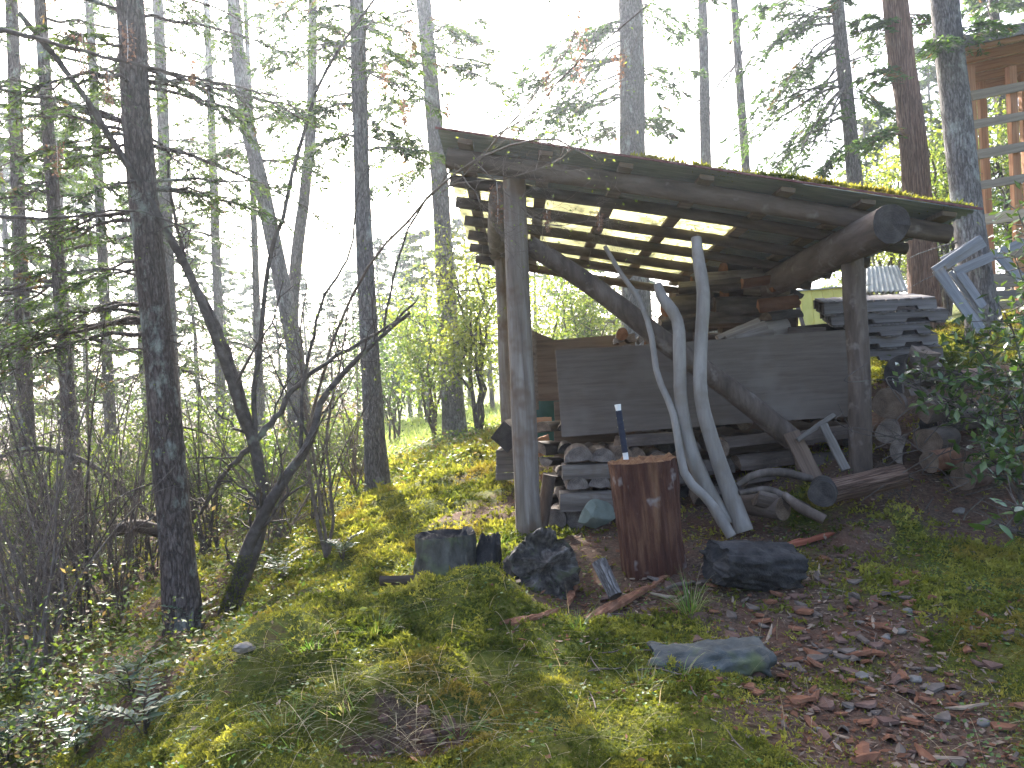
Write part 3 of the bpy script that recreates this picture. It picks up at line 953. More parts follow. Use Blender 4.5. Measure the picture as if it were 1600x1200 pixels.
conifer('cedar_tree', 'grey trunk with heavy green drooping boughs behind the low end of the roof', [(1350, 450), (1336, 290), (1322, 140), (1308, 0)], 14.0, 17, 0.15, 'grey_bark', 20,
        nb=40, zlo=5.6, zhi=13, blen=(0.9, 2.2), sect=(90, 270), manual=[(1310, 20, 1190, 100, -.5), (1316, 80, 1175, 170, .2), (1320, 120, 1170, 230, -.2), (1326, 170, 1200, 260, .3), (1318, 100, 1230, 240, .6), (1325, 150, 1255, 275, -.5), (1312, 40, 1180, 30, .2), (1322, 130, 1400, 190, -.2), (1328, 215, 1290, 290, .3), (1315, 60, 1240, 160, -.7), (1320, 90, 1420, 60, .2)], **{**CEDAR, 'ntw': 20, 'nlf': 14})
conifer('cedar_tree', 'thick reddish brown cedar trunk between the pallets and the drooping boughs', [(1446, 470), (1436, 330), (1422, 180), (1398, 0)], 12.0, 18, 0.20, 'cedar_bark', 21,
        nb=22, zlo=5.0, zhi=13, blen=(0.8, 1.8), r1=0.12, manual=[(1410, 110, 1350, 120, -.3), (1420, 200, 1340, 240, -.3), (1402, 30, 1470, 40, .4), (1405, 60, 1345, 40, -.4)], **CEDAR)
conifer('grey_fir', 'lichen-grey fir trunk standing against the slatted frame', [(1546, 540), (1532, 470), (1512, 330), (1496, 180), (1474, -20)], 9.0, 16, 0.16, 'grey_bark', 22,
        nb=20, zlo=4.2, zhi=12, blen=(0.6, 1.6), r1=0.12, manual=[(1493, 60, 1590, 45, -.6), (1490, 80, 1450, 85, -.5)], **{**CEDAR, 'lsize': 0.06})
conifer('fir_tree', 'thin dark trunk visible through the gaps of the slatted frame', [(1592, 420), (1580, 300), (1562, 120)], 14.0, 15, 0.11, 'fir_bark', 23, nb=26, zlo=3.5, zhi=12, blen=(0.8, 1.8), **CEDAR)
# woods on the left
LEFT = [([(125, 800), (104, 600), (62, 0)], 9.0, 0.085, 'slim dark fir leaning over the bare thicket'), ([(45, 760), (35, 500), (18, 0)], 12.0, 0.12, 'straight dark fir rising out of the bare thicket'),
        ([(272, 700), (262, 420), (252, 120)], 14.5, 0.14, 'pale fir trunk half hidden behind the dark slender fir'), ([(172, 690), (165, 500), (150, 200)], 15.0, 0.11, 'thin fir deep in the thicket with dense boughs'),
        ([(345, 680), (338, 400), (325, 60)], 19.0, 0.13, 'distant fir between the dark trunk and the leaning one')]
for i, (pix, Y, r0, lab) in enumerate(LEFT):
    conifer('fir_tree', lab, pix, Y, 14 if Y < 10 else 17, r0, 'fir_bark_dark' if i < 2 else 'fir_bark', 40 + i, nb=50 if Y < 16 else 36, zlo=2.0 if i != 4 else 5.0, zhi=11, blen=(0.7, 2.2), group=None, r1=r0 * 0.4, **{**FIR, 'lsize': 0.075 if Y > 10 else 0.05, 'nlf': 15})

# ---- distant firs: four shapes, each tree a copy
def far_tree(seed, h, nb, bl, cols_, ls):
    r = np.random.default_rng(seed)
    path = np.stack([np.cumsum(r.normal(size=20)) * 0.02, np.cumsum(r.normal(size=20)) * 0.02, np.linspace(-0.4, h, 20)], 1)
    z = r.uniform(0.12, 1, nb) ** 0.8
    st = np.stack([np.zeros(nb), np.zeros(nb), z * h], 1)
    az = r.uniform(0, 6.283, nb)
    d = np.stack([np.cos(az), np.sin(az), r.uniform(-0.2, 0.25, nb)], 1)
    L = (bl * (1.05 - z)) * r.uniform(0.6, 1.15, nb) + 0.25
    w, f = spray(st, d, L, seed + 5, droop=0.25, ntw=14, nlf=9, lsize=ls, hang=0.3, cols_=cols_, dead=0.01)
    tm = make_mesh('trunk', [trunk_chunk(path, h * 0.014, 0.02, 10, seed)] + w)
    cm = make_mesh('crown', [f], False)
    return tm, cm
protos = [far_tree(200, 9, 80, 2.2, (DARKG, MIDG, LITG), 0.17), far_tree(210, 11, 90, 2.5, (DARKG, MIDG, LITG), 0.18), far_tree(220, 6, 64, 1.7, (MIDG, LITG, YELG), 0.14), far_tree(230, 14, 100, 2.8, (DARKG, (0.045, 0.075, 0.03), MIDG), 0.2)]
FAR = []
rr_ = random.Random(5)
for px, Y, k, sc in [(-60, 24, 3, 1.0), (30, 22, 1, 0.9), (120, 25, 1, 1.0), (225, 23, 0, 0.9), (310, 24, 0, 0.8), (140, 36, 3, 1.0), (20, 38, 3, 1.1), (-190, 20, 1, 1.0), (-300, 24, 3, 1.0), (-420, 19, 1, 1.1), (-520, 26, 3, 1.1), (-680, 22, 1, 1.1), (-160, 33, 3, 1.1),
                     (360, 30, 0, 0.75), (400, 34, 1, 0.7), (440, 31, 0, 0.68), (480, 36, 1, 0.62), (520, 33, 0, 0.62), (560, 36, 0, 0.72), (600, 31, 0, 0.75), (640, 35, 0, 0.85), (610, 26, 2, 0.85), (672, 24, 2, 1.05), (655, 29, 0, 0.75), (735, 30, 2, 1.2), (770, 26, 2, 1.1),
                     (845, 34, 2, 1.3), (890, 38, 0, 1.0), (930, 36, 2, 1.25), (1000, 40, 0, 0.9), (1370, 24, 2, 1.0), (1410, 27, 0, 0.8), (1470, 22, 2, 0.95), (1530, 25, 1, 0.8), (1590, 20, 0, 0.9), (1650, 24, 1, 1.0), (1480, 30, 1, 0.9)]:
    q = P(px, 620, Y)
    g = gz(q.x, Y)
    dark = k in (0, 1, 3)
    far_side = 'beyond the left thicket' if px < 340 else 'beyond the sunlit clearing' if px < 800 else 'seen through and behind the shed' if px < 1200 else 'on the slope behind the pallets'
    t = empty('young_fir' if k == 2 else 'distant_fir', (q.x, Y, g), ('light green young fir ' if k == 2 else 'distant dark green fir ') + far_side, 'tree', ('young firs ' if k == 2 else 'distant firs ') + far_side)
    t.rotation_euler.z = rr_.uniform(0, 6.28)
    s = sc * rr_.uniform(0.92, 1.08)
    t.scale = (s, s, s)
    link('trunk', protos[k][0], M['fir_bark'], t)
    link('crown', protos[k][1], M['needle'], t)

# ---- broadleaf shrubs and small trees
def leafy(name, label, base, h, rad, n, ls, seed, cols_=(MIDG, LITG, YELG), stems=5, group=None, mat_='leaf', sm='twig', lean=(0, 0), clump=0.22, cat='shrub'):
    r = np.random.default_rng(seed)
    t = empty(name, base, label, cat, group)
    wood, tips = [], []
    for i in range(stems):
        a = r.uniform(0, 6.283)
        tip = np.array([math.cos(a) * rad * r.uniform(0.2, 0.9) + lean[0], math.sin(a) * rad * r.uniform(0.2, 0.9) + lean[1], h * r.uniform(0.7, 1.0)])
        pth = smooth_path([(0, 0, -0.15), tuple(tip * np.array([0.25, 0.25, 0.4])), tuple(tip * np.array([0.7, 0.7, 0.75])), tuple(tip)], 10)
        pth[1:-1] += r.normal(size=(8, 3)) * 0.02 * h
        wood.append(tubes(pth[None], np.linspace(0.012 * h, 0.003 * h, 10)[None], 6))
        for j in range(9):
            k = r.integers(3, 10)
            d = rand_unit(1, r)[0] * np.array([1, 1, 0.6]); d[2] += 0.2
            e = pth[k] + d * rad * r.uniform(0.25, 0.7)
            tips.append(e)
            wood.append(tubes(smooth_path([pth[k], (pth[k] + e) / 2 + r.normal(size=3) * 0.03, e], 5)[None], np.linspace(0.0045 * h, 0.0015 * h, 5)[None], 4))
    tips = np.array(tips)
    ci = r.integers(0, len(tips), n)
    pos = tips[ci] + r.normal(size=(n, 3)) * clump * rad
    pos[:, 2] = np.maximum(pos[:, 2], 0.03)
    d = rand_unit(n, r); d[:, 2] -= 0.3
    nr = norm(rand_unit(n, r) * 0.8 + np.array([0, 0, 0.8]))
    tint = np.clip(0.5 + 0.3 * r.normal(size=len(tips))[ci] + 0.2 * r.normal(size=n), 0, 1)
    c = np.where((tint < 0.5)[:, None], mixc(cols_[0], cols_[1], tint * 2), mixc(cols_[1], cols_[2], (tint - 0.5) * 2))
    ll = ls * r.uniform(0.6, 1.4, n)
    link('stem', make_mesh('stem', wood), M[sm], t)
    link('foliage', make_mesh('foliage', [leaves(pos, d, nr, ll, ll * r.uniform(0.45, 0.7, n), c, 0.12)], False), M[mat_], t)
    return t
def at_ground(px, Y, py=640):
    q = P(px, py, Y)
    return Vector((q.x, Y, gz(q.x, Y)))
leafy('young_alder', 'sunlit yellow-green leafy tree between the tall fir and the shed post', at_ground(745, 13.0), 3.1, 0.75, 5200, 0.065, 301, (LITG, YELG, (0.27, 0.27, 0.07)), 5, cat='tree')
leafy('leafy_shrub', 'bright yellow-green shrub at the foot of the tall fir', at_ground(675, 14.5), 2.4, 0.9, 4200, 0.07, 302, (MIDG, LITG, YELG), 6)
leafy('leafy_shrub', 'dark green shrub beyond the clearing left of the yellow-green one', at_ground(615, 19), 2.6, 1.3, 4200, 0.08, 303, (DARKG, MIDG, LITG), 6)
leafy('leafy_shrub', 'pale green bush glowing beyond the shed interior', at_ground(860, 17), 3.0, 1.2, 4500, 0.08, 304, (LITG, YELG, (0.27, 0.27, 0.07)), 6)
leafy('leafy_shrub', 'pale green bush close to the distant hut', at_ground(915, 15.5), 2.3, 0.8, 3000, 0.07, 305, (MIDG, LITG, YELG), 6)
leafy('leafy_shrub', 'yellow-green leafy bush behind the cedar trunk', at_ground(1380, 16, 420), 3.2, 1.2, 5200, 0.075, 306, (LITG, YELG, (0.27, 0.27, 0.07)), 6)
leafy('leafy_shrub', 'green leafy bush between cedar and lichen-grey fir', at_ground(1475, 14.5, 400), 3.4, 0.9, 5200, 0.07, 307, (MIDG, LITG, YELG), 6)
leafy('leafy_shrub', 'leafy bush filling the slatted frame from behind', at_ground(1590, 12.5, 350), 3.0, 1.0, 5200, 0.065, 308, (MIDG, LITG, YELG), 6)
# understory on the left
for i, (px, Y, h, rad, n, lab) in enumerate([(30, 10, 1.1, 0.9, 3500, 'low leafy bush under the straight dark fir'), (170, 12, 1.2, 1.0, 3500, 'low leafy bush glowing deep in the thicket'), (330, 11, 1.0, 0.9, 3500, 'low leafy bush behind the forked shrub'),
                                   (420, 10.5, 0.8, 0.8, 3000, 'low bush behind the forked shrub stems on the right'), (540, 12.5, 0.7, 0.7, 2200, 'low bush at the foot of the straight fir'), (240, 17, 1.9, 1.3, 3800, 'bushy sapling beyond the pale fir trunk'),
                                   (90, 18, 2.2, 1.4, 3800, 'bushy sapling far back in the left woods'), (400, 18, 1.6, 1.3, 3600, 'bushy sapling under the leaning crooked fir'), (505, 17, 1.3, 1.0, 3000, 'brownish bush beneath the brightest sky')]):
    leafy('understory_bush', lab, at_ground(px, Y, 750), h, rad, n, 0.07, 330 + i, (MIDG, LITG, YELG) if i != 8 else (BROWN, (0.16, 0.11, 0.06), LITG), 6)
# ------------------------------------------------------------------ poles leaning in the shed
M['bleached'] = surf('bleached', [(0.13, 0.112, 0.093), (0.215, 0.19, 0.162), (0.30, 0.272, 0.238)], 6, (1.5, 1.5, 0.2), 0.7, 0.35, 14, 0.008, patch=((0.17, 0.14, 0.11), 5, 0.5, 0.7))
M['weathered_red'] = surf('weathered_red', [(0.028, 0.011, 0.008), (0.08, 0.032, 0.02), (0.21, 0.11, 0.058)], 5, (2.4, 2.4, 0.28), 0.75, 1.0, 11, 0.03, patch=((0.24, 0.20, 0.18), 5.5, 0.62, 0.7))
M['charred'] = surf('charred', [(0.012, 0.011, 0.011), (0.03, 0.027, 0.025), (0.07, 0.063, 0.058)], 9, (1, 1, 1), 0.75, 0.9, 20, 0.02)
M['stump_grey'] = surf('stump_grey', [(0.03, 0.027, 0.02), (0.075, 0.068, 0.052), (0.14, 0.13, 0.105)], 10, (1, 1, 0.5), 0.9, 0.9, 22, 0.02, patch=((0.11, 0.125, 0.06), 6, 0.5, 0.66))
M['bark_red'] = surf('bark_red', [(0.075, 0.03, 0.018), (0.17, 0.075, 0.04), (0.26, 0.135, 0.08)], 14, (1, 1, 1), 0.85, 0.7, 30, 0.01)
M['bark_grey'] = surf('bark_grey', [(0.06, 0.045, 0.034), (0.115, 0.09, 0.072), (0.18, 0.15, 0.125)], 14, (1, 1, 1), 0.85, 0.6, 30, 0.01)
M['bark_purple'] = surf('bark_purple', [(0.06, 0.032, 0.023), (0.12, 0.07, 0.052), (0.19, 0.125, 0.098)], 14, (1, 1, 1), 0.85, 0.6, 30, 0.01)
M['pale_wood'] = surf('pale_wood', [(0.17, 0.12, 0.08), (0.27, 0.205, 0.145), (0.37, 0.30, 0.225)], 12, (1, 1, 1), 0.75, 0.3, 30, 0.005)
M['rock'] = surf('rock', [(0.035, 0.038, 0.035), (0.07, 0.075, 0.07), (0.12, 0.125, 0.118)], 6, (1, 1, 1), 0.8, 0.6, 16, 0.02, patch=((0.10, 0.115, 0.05), 5, 0.52, 0.66))
M['pebble'] = surf('pebble', [(0.09, 0.08, 0.068), (0.15, 0.135, 0.118), (0.22, 0.205, 0.182)], 12, (1, 1, 1), 0.75, 0.4, 24, 0.01)
M['green_stone'] = surf('green_stone', [(0.11, 0.125, 0.095), (0.155, 0.175, 0.14), (0.20, 0.22, 0.18)], 7, (1, 1, 1), 0.7, 0.4, 16, 0.01)
M['grey_plank'] = plank_mat('grey_plank', (0.075, 0.063, 0.052), (0.135, 0.117, 0.10), (0.20, 0.178, 0.155), 0)
M['brown_plank'] = plank_mat('brown_plank', (0.06, 0.04, 0.027), (0.12, 0.08, 0.055), (0.18, 0.125, 0.088), 0)
M['orange_plank'] = plank_mat('orange_plank', (0.20, 0.09, 0.04), (0.34, 0.165, 0.08), (0.42, 0.23, 0.12), 0)
M['new_plank'] = plank_mat('new_plank', (0.27, 0.19, 0.12), (0.40, 0.30, 0.20), (0.50, 0.39, 0.28), 0)
M['cream_plank'] = plank_mat('cream_plank', (0.15, 0.115, 0.08), (0.22, 0.175, 0.125), (0.29, 0.24, 0.18), 0)

def pole(name, pix, radii, label, mat_, cat='pole', n=22, S=12, Y=None, group=None, amp=0.05, seed=1, part=None):
    """pix: (px,py,Y) base first"""
    pts = [P(a, b_, c_) for a, b_, c_ in pix]
    path = smooth_path(pts, n)
    base = Vector(path[0])
    loc = path - np.array(base)
    rr = np.interp(np.linspace(0, 1, n), np.linspace(0, 1, len(radii)), radii)
    V, F, c_, mi = tubes(loc[None], rr[None], S)
    ctr = np.repeat(loc, S, axis=0)
    V = ctr + (V - ctr) * (1 + amp * fbm(V * np.array([14, 14, 4]) + seed, 3, seed)[:, None])
    caps = []
    for ring in (V[:S], V[-S:]):
        VV = np.concatenate([ring, ring.mean(0)[None]])
        caps.append((VV, np.stack([np.arange(S), (np.arange(S) + 1) % S, np.full(S, S)], 1), None, 0))
    o = link(name, make_mesh(name, [(V, F, None, 0)] + caps), mat_, part)
    if part is None:
        o.location = base
        tag(o, label, cat, group)
    else:
        o.location = base - part.location
    return o
pole('driftwood_pole', [(1143, 838, 5.2), (1110, 785, 5.25), (1072, 745, 5.3), (1060, 690, 5.35), (1050, 640, 5.4), (1027, 585, 5.5), (1018, 525, 5.6), (1000, 470, 5.7), (972, 430, 5.75), (945, 385, 5.8)], [0.034, 0.03, 0.024, 0.021, 0.019, 0.016], 'thinnest of three bleached grey poles leaning under the roof', M['bleached'], seed=3)
pole('driftwood_pole', [(1135, 818, 5.35), (1105, 765, 5.38), (1078, 700, 5.4), (1064, 630, 5.42), (1062, 560, 5.45), (1058, 500, 5.5), (1035, 465, 5.55), (1028, 445, 5.6)], [0.058, 0.053, 0.047, 0.044, 0.042, 0.03], 'middle bleached grey pole with a kinked top under the roof', M['bleached'], seed=5)
pole('driftwood_pole', [(1163, 830, 5.3), (1140, 768, 5.35), (1113, 690, 5.38), (1095, 620, 5.4), (1095, 540, 5.45), (1099, 460, 5.5), (1092, 410, 5.55), (1088, 372, 5.6)], [0.062, 0.055, 0.048, 0.045, 0.047, 0.036], 'thickest bleached grey pole reaching up to the roof rafters', M['bleached'], seed=8)
br_ = pole('brace_log', [(1240, 688, 6.0), (1150, 615, 5.98), (1040, 535, 5.95), (930, 450, 5.92), (826, 382, 5.9)], [0.088, 0.08, 0.078, 0.075, 0.07], 'long bark-covered log leaning diagonally from the post top down past the plywood', M['log_bark'], 'log', S=16, seed=9)
# board propping its foot, sticks beside it
def stick(name, pix, r, label, m_, cat='stick', group=None, seed=1, S=8, n=12, amp=0.06):
    return pole(name, pix, r, label, m_, cat, n, S, None, group, amp, seed)
def board(name, a, b_, w, th, mat_, label, cat='board', group=None, tilt=(0, -1, 0.3), seed=0):
    a = Vector(a); b_ = Vector(b_)
    o = pbox(name, (b_ - a).length, w, th, frame((a + b_) / 2, b_ - a, tilt), mat_, None, 0.003, 0.003, seed)
    tag(o, label, cat, group)
    return o
board('prop_board', P(1236, 676, 5.88), P(1272, 748, 5.72), 0.12, 0.03, M['brown_plank'], 'short reddish brown board under the foot of the diagonal log', seed=1)
board('stick', P(1246, 688, 5.8), P(1304, 648, 5.8), 0.035, 0.03, M['grey_plank'], 'thin grey stick sloping up from the diagonal log to the right post', 'stick', seed=2)
board('stick', P(1286, 664, 5.75), P(1322, 735, 5.6), 0.06, 0.03, M['grey_plank'], 'grey flat stick leaning in front of the right post foot', 'stick', seed=3)
stick('branch', [(1152, 758, 5.35), (1180, 742, 5.35), (1220, 738, 5.4), (1268, 748, 5.45)], [0.02, 0.028, 0.03, 0.024], 'dark curved branch lying on the wood in front of the right post', M['dark_log'], 'branch', seed=11)
stick('branch', [(1155, 770, 5.3), (1200, 765, 5.3), (1232, 780, 5.25), (1262, 795, 5.25)], [0.018, 0.024, 0.028, 0.03], 'lower bent dark branch beneath the other curved branch', M['dark_log'], 'branch', seed=12)
stick('branch', [(1225, 772, 5.2), (1250, 792, 5.12), (1288, 812, 5.05)], [0.022, 0.036, 0.034], 'short weathered branch with peeling bark near the moss clump', M['log_bark'], 'branch', seed=13)

# ------------------------------------------------------------------ firewood
def fw(px, py, Y, r, shape, L=0.36, ang=0.0, twist=0.0, bark_m='log_bark', end_m='cut_grey', label='', group=None, tiltz=0.0, name='firewood_piece', **kw):
    """a piece whose near cut end is centred on the pixel; ang = turn away from the line of sight"""
    p = P(px, py, Y)
    d = Vector((math.sin(ang) * math.cos(tiltz), math.cos(ang) * math.cos(tiltz), math.sin(tiltz)))
    return log(name, p, p + d * L, r, r * 0.96, shape, bark_m, end_m, None, label, 'firewood', group, twist, **kw)
def fwx(px0, py0, px1, py1, Y, r, shape, twist=0.0, bark_m='log_bark', end_m='cut_grey', label='', group=None, dY=0.0, name='firewood_piece', **kw):
    """a piece seen from the side"""
    return log(name, P(px0, py0, Y), P(px1, py1, Y + dY), r, r * 0.95, shape, bark_m, end_m, None, label, 'firewood', group, twist, **kw)
CRIB = 'split pieces of the crib-stacked pile'
UP = -math.pi / 2
fw(905, 712, 6.02, 0.115, 'half', 0.45, 0.05, UP, label='large half-round split log, top layer of the crib stack beside the dark tree-like post', group=None, end_m='cut_grey')
fw(942, 712, 6.05, 0.095, 'half', 0.45, 0.0, UP, label='smaller half-round split log in the top layer of the crib stack', end_m='cut_grey')
fwx(878, 737, 958, 735, 6.1, 0.055, 'square', 0.1, 'post_wood', label='upper flat crosswise billet of the crib stack', seg=6)
fw(903, 756, 6.02, 0.085, 'half', 0.45, 0.0, UP, label='pale half-round split log in the lower layer of the crib stack')
fw(938, 754, 6.05, 0.085, 'half', 0.45, 0.0, UP + 0.15, label='half-round split log with dark heart in the lower crib layer')
fwx(874, 782, 960, 781, 6.1, 0.07, 'square', 0.05, 'post_wood', label='lower flat crosswise billet of the crib stack', seg=6)
fw(900, 808, 6.1, 0.085, 'round', 0.4, 0.1, label='round log at the bottom of the crib stack')
fw(944, 808, 6.1, 0.08, 'quarter', 0.4, 0.1, label='split wedge at the bottom of the crib stack behind the green stone')
for i, (px, py, r, sh) in enumerate([(973, 713, 0.075, 'round'), (997, 712, 0.058, 'round'), (1028, 716, 0.085, 'half'), (1127, 702, 0.064, 'round')]):
    fw(px, py, 6.1, r, sh, 0.45, 0.02 * i, UP, label=['round cut log behind the wrapped handle', 'small round log next to the wrapped handle', 'half-round split log behind the red chopping block', 'round log end between the bleached poles and the diagonal log'][i], end_m='cut_brown')
ROW = 'billets lying lengthwise under the plywood'
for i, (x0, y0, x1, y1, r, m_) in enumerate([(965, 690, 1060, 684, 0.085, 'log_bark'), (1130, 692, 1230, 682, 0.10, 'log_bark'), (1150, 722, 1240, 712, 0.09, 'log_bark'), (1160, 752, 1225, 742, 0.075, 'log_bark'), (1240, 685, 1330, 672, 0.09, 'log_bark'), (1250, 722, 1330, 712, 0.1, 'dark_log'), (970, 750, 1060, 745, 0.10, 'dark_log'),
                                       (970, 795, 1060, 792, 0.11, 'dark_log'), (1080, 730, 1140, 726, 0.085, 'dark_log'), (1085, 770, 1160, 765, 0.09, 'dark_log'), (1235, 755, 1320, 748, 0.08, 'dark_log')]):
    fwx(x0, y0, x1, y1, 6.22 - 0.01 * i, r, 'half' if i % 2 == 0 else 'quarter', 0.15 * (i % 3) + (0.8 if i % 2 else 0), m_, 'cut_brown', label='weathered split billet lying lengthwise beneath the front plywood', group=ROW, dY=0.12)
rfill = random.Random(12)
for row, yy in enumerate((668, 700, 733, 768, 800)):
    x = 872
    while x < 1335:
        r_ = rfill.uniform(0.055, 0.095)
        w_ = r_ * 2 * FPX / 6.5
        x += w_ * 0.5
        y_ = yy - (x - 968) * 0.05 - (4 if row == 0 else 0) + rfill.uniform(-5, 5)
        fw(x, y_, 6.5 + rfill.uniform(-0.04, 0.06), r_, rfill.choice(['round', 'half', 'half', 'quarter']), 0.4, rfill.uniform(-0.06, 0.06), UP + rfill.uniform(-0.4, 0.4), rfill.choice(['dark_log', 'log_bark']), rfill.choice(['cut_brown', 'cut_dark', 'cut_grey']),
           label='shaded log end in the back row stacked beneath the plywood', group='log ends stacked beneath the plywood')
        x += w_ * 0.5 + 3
# pile above the plywood, inside; rear rows added to block light through its gaps
INS = 'split logs piled high inside behind the plywood'
k = 0
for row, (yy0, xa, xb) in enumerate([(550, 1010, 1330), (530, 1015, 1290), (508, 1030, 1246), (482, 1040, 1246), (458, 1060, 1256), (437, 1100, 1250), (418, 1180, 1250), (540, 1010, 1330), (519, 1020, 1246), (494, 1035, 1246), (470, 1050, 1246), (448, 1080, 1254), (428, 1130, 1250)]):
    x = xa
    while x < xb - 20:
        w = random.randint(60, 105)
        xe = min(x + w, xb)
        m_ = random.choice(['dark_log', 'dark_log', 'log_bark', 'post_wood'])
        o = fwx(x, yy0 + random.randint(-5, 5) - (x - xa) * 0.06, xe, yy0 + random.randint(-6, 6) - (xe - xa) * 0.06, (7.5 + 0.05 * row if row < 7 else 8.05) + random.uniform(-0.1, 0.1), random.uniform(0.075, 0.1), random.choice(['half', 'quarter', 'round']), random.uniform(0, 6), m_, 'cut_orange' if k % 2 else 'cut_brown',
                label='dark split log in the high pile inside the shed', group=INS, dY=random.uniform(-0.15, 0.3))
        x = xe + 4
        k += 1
M['orange_log'] = surf('orange_log', [(0.05, 0.022, 0.013), (0.11, 0.048, 0.025), (0.18, 0.085, 0.045)], 8, (1, 1, 0.5), 0.8, 0.6)
for i, (x0, y0, x1, y1) in enumerate([(1185, 478, 1248, 470), (1160, 444, 1215, 436), (1205, 452, 1246, 446)]):
    fwx(x0, y0, x1, y1, 7.3, 0.062, 'quarter', 2.2 + i, 'orange_log', 'cut_orange', label='orange-red split log among the dark pile inside the shed', group='orange split logs inside the shed')
for i, (x0, y0, x1, y1) in enumerate([(1120, 528, 1185, 500), (1135, 530, 1198, 508), (1150, 533, 1208, 520)]):
    fwx(x0, y0, x1, y1, 6.6 - i * 0.06, 0.045, 'quarter', 1.0 + i, 'post_wood', 'cut_grey', label=['top', 'middle', 'lowest'][i] + ' of three pale split sticks resting on the plywood edge')
for i, (px, py, r, m_) in enumerate([(964, 532, 0.035, 'cut_grey'), (972, 522, 0.06, 'cut_orange'), (986, 531, 0.055, 'cut_brown'), (1000, 530, 0.04, 'cut_grey'), (978, 541, 0.05, 'cut_grey')]):
    fw(px, py, 7.6, r, 'quarter' if i != 1 else 'round', 0.4, 0.1, i * 1.3, 'log_bark', m_, label='end of a split log poking above the plywood under the diagonal log' if i != 1 else 'orange-faced log end poking above the plywood', group='log ends above the plywood' if i != 1 else None)
# rounds beside the right post
for i, (px, py, Y, r, sh, L, ang, bm_, em_, lab) in enumerate([
        (1400, 583, 6.2, 0.15, 'half', 0.42, 0.5, 'dark_log', 'cut_dark', 'large dark split round on top of the heap beside the right post'),
        (1388, 632, 6.1, 0.115, 'round', 0.4, 0.5, 'log_bark', 'cut_brown', 'brown sawn round in the heap under the dark split one'),
        (1388, 675, 5.95, 0.085, 'round', 0.4, 0.45, 'log_bark', 'cut_grey', 'pale grey sawn log end in the heap beside the right post'),
        (1403, 703, 5.9, 0.10, 'half', 0.4, 0.5, 'log_bark', 'cut_grey', 'half-round log at the heap bottom beside the right post'),
        (1440, 640, 6.0, 0.11, 'quarter', 0.4, 0.9, 'log_bark', 'cut_brown', 'split wedge in the heap with moss along its edge'),
        (1450, 690, 5.85, 0.10, 'round', 0.4, 0.8, 'dark_log', 'cut_brown', 'dark log lying behind the mossy round in the heap'),
        (1452, 722, 5.7, 0.075, 'round', 0.30, 1.0, 'bark_red', 'cut_brown', 'short reddish round with ringed bark at the heap front'),
        (1430, 560, 6.4, 0.10, 'quarter', 0.45, 0.7, 'log_bark', 'cut_grey', 'split log at the heap crest under the pallets'),
        (1505, 745, 5.6, 0.10, 'round', 0.4, 1.1, 'bark_purple', 'cut_brown', 'reddish scaly-barked log beneath the glossy bush'),
        (1490, 655, 6.1, 0.09, 'round', 0.5, 1.0, 'dark_log', 'cut_dark', 'dark log half buried beneath the glossy bush')]):
    fw(px, py, Y, r, sh, L, ang, UP * 0.9 + 0.3 * (i % 3), bm_, em_, label=lab)
rh = random.Random(44)
for i in range(16):
    px, py = rh.uniform(1375, 1560), rh.uniform(575, 740)
    fw(px, py, 6.25 + (740 - py) * 0.002 + rh.uniform(-0.05, 0.15), rh.uniform(0.06, 0.11), rh.choice(['round', 'half', 'quarter']), 0.4, rh.uniform(0.3, 1.2), UP + rh.uniform(-1, 1), rh.choice(['dark_log', 'log_bark', 'bark_purple']), rh.choice(['cut_dark', 'cut_brown', 'cut_brown']),
       label='dark log filling the heap between the right post and the glossy bush', group='dark logs filling the heap')
fwx(1296, 768, 1410, 742, 5.35, 0.085, 'round', 0.0, 'cedar_bark', 'cut_dark', label='thick bark-covered log lying at the foot of the right post', name='fallen_log')
fw(1285, 772, 5.1, 0.085, 'round', 0.3, 0.4, 0, 'charred', 'cut_dark', label='dark charred log end beside the thick bark-covered log', name='fallen_log')
fw(1224, 795, 5.25, 0.075, 'round', 0.35, -0.5, 0, 'log_bark', 'cut_brown', label='round log lying under the curved dark branches', name='fallen_log')
fwx(1180, 780, 1230, 792, 5.3, 0.07, 'half', 2.5, 'log_bark', 'cut_brown', label='split log tucked behind the thickest bleached pole', name='firewood_piece')
# small heap behind and around the left post
fwx(842, 836, 858, 742, 5.95, 0.05, 'round', 0, 'log_bark', 'cut_grey', label='short crooked barked stick standing beside the shed post', name='standing_stick', bend=0.03)
fw(868, 812, 6.05, 0.085, 'round', 0.3, 0.2, 0, 'log_bark', 'cut_grey', label='round log on the ground right beside the shed post', name='firewood_piece')
for i, (px, py, r, sh, em_) in enumerate([(862, 668, 0.085, 'half', 'cut_brown'), (862, 700, 0.07, 'quarter', 'cut_brown'), (868, 722, 0.06, 'half', 'cut_grey'), (866, 750, 0.06, 'quarter', 'cut_orange'), (864, 780, 0.065, 'half', 'cut_grey')]):
    fwx(px - 16, py, px + 14, py - 2, 6.5, r, sh, i * 1.7, 'dark_log', em_, label='dark split log in the narrow column between the post and the crib stack', group='logs in the narrow column beside the post', dY=0.35)
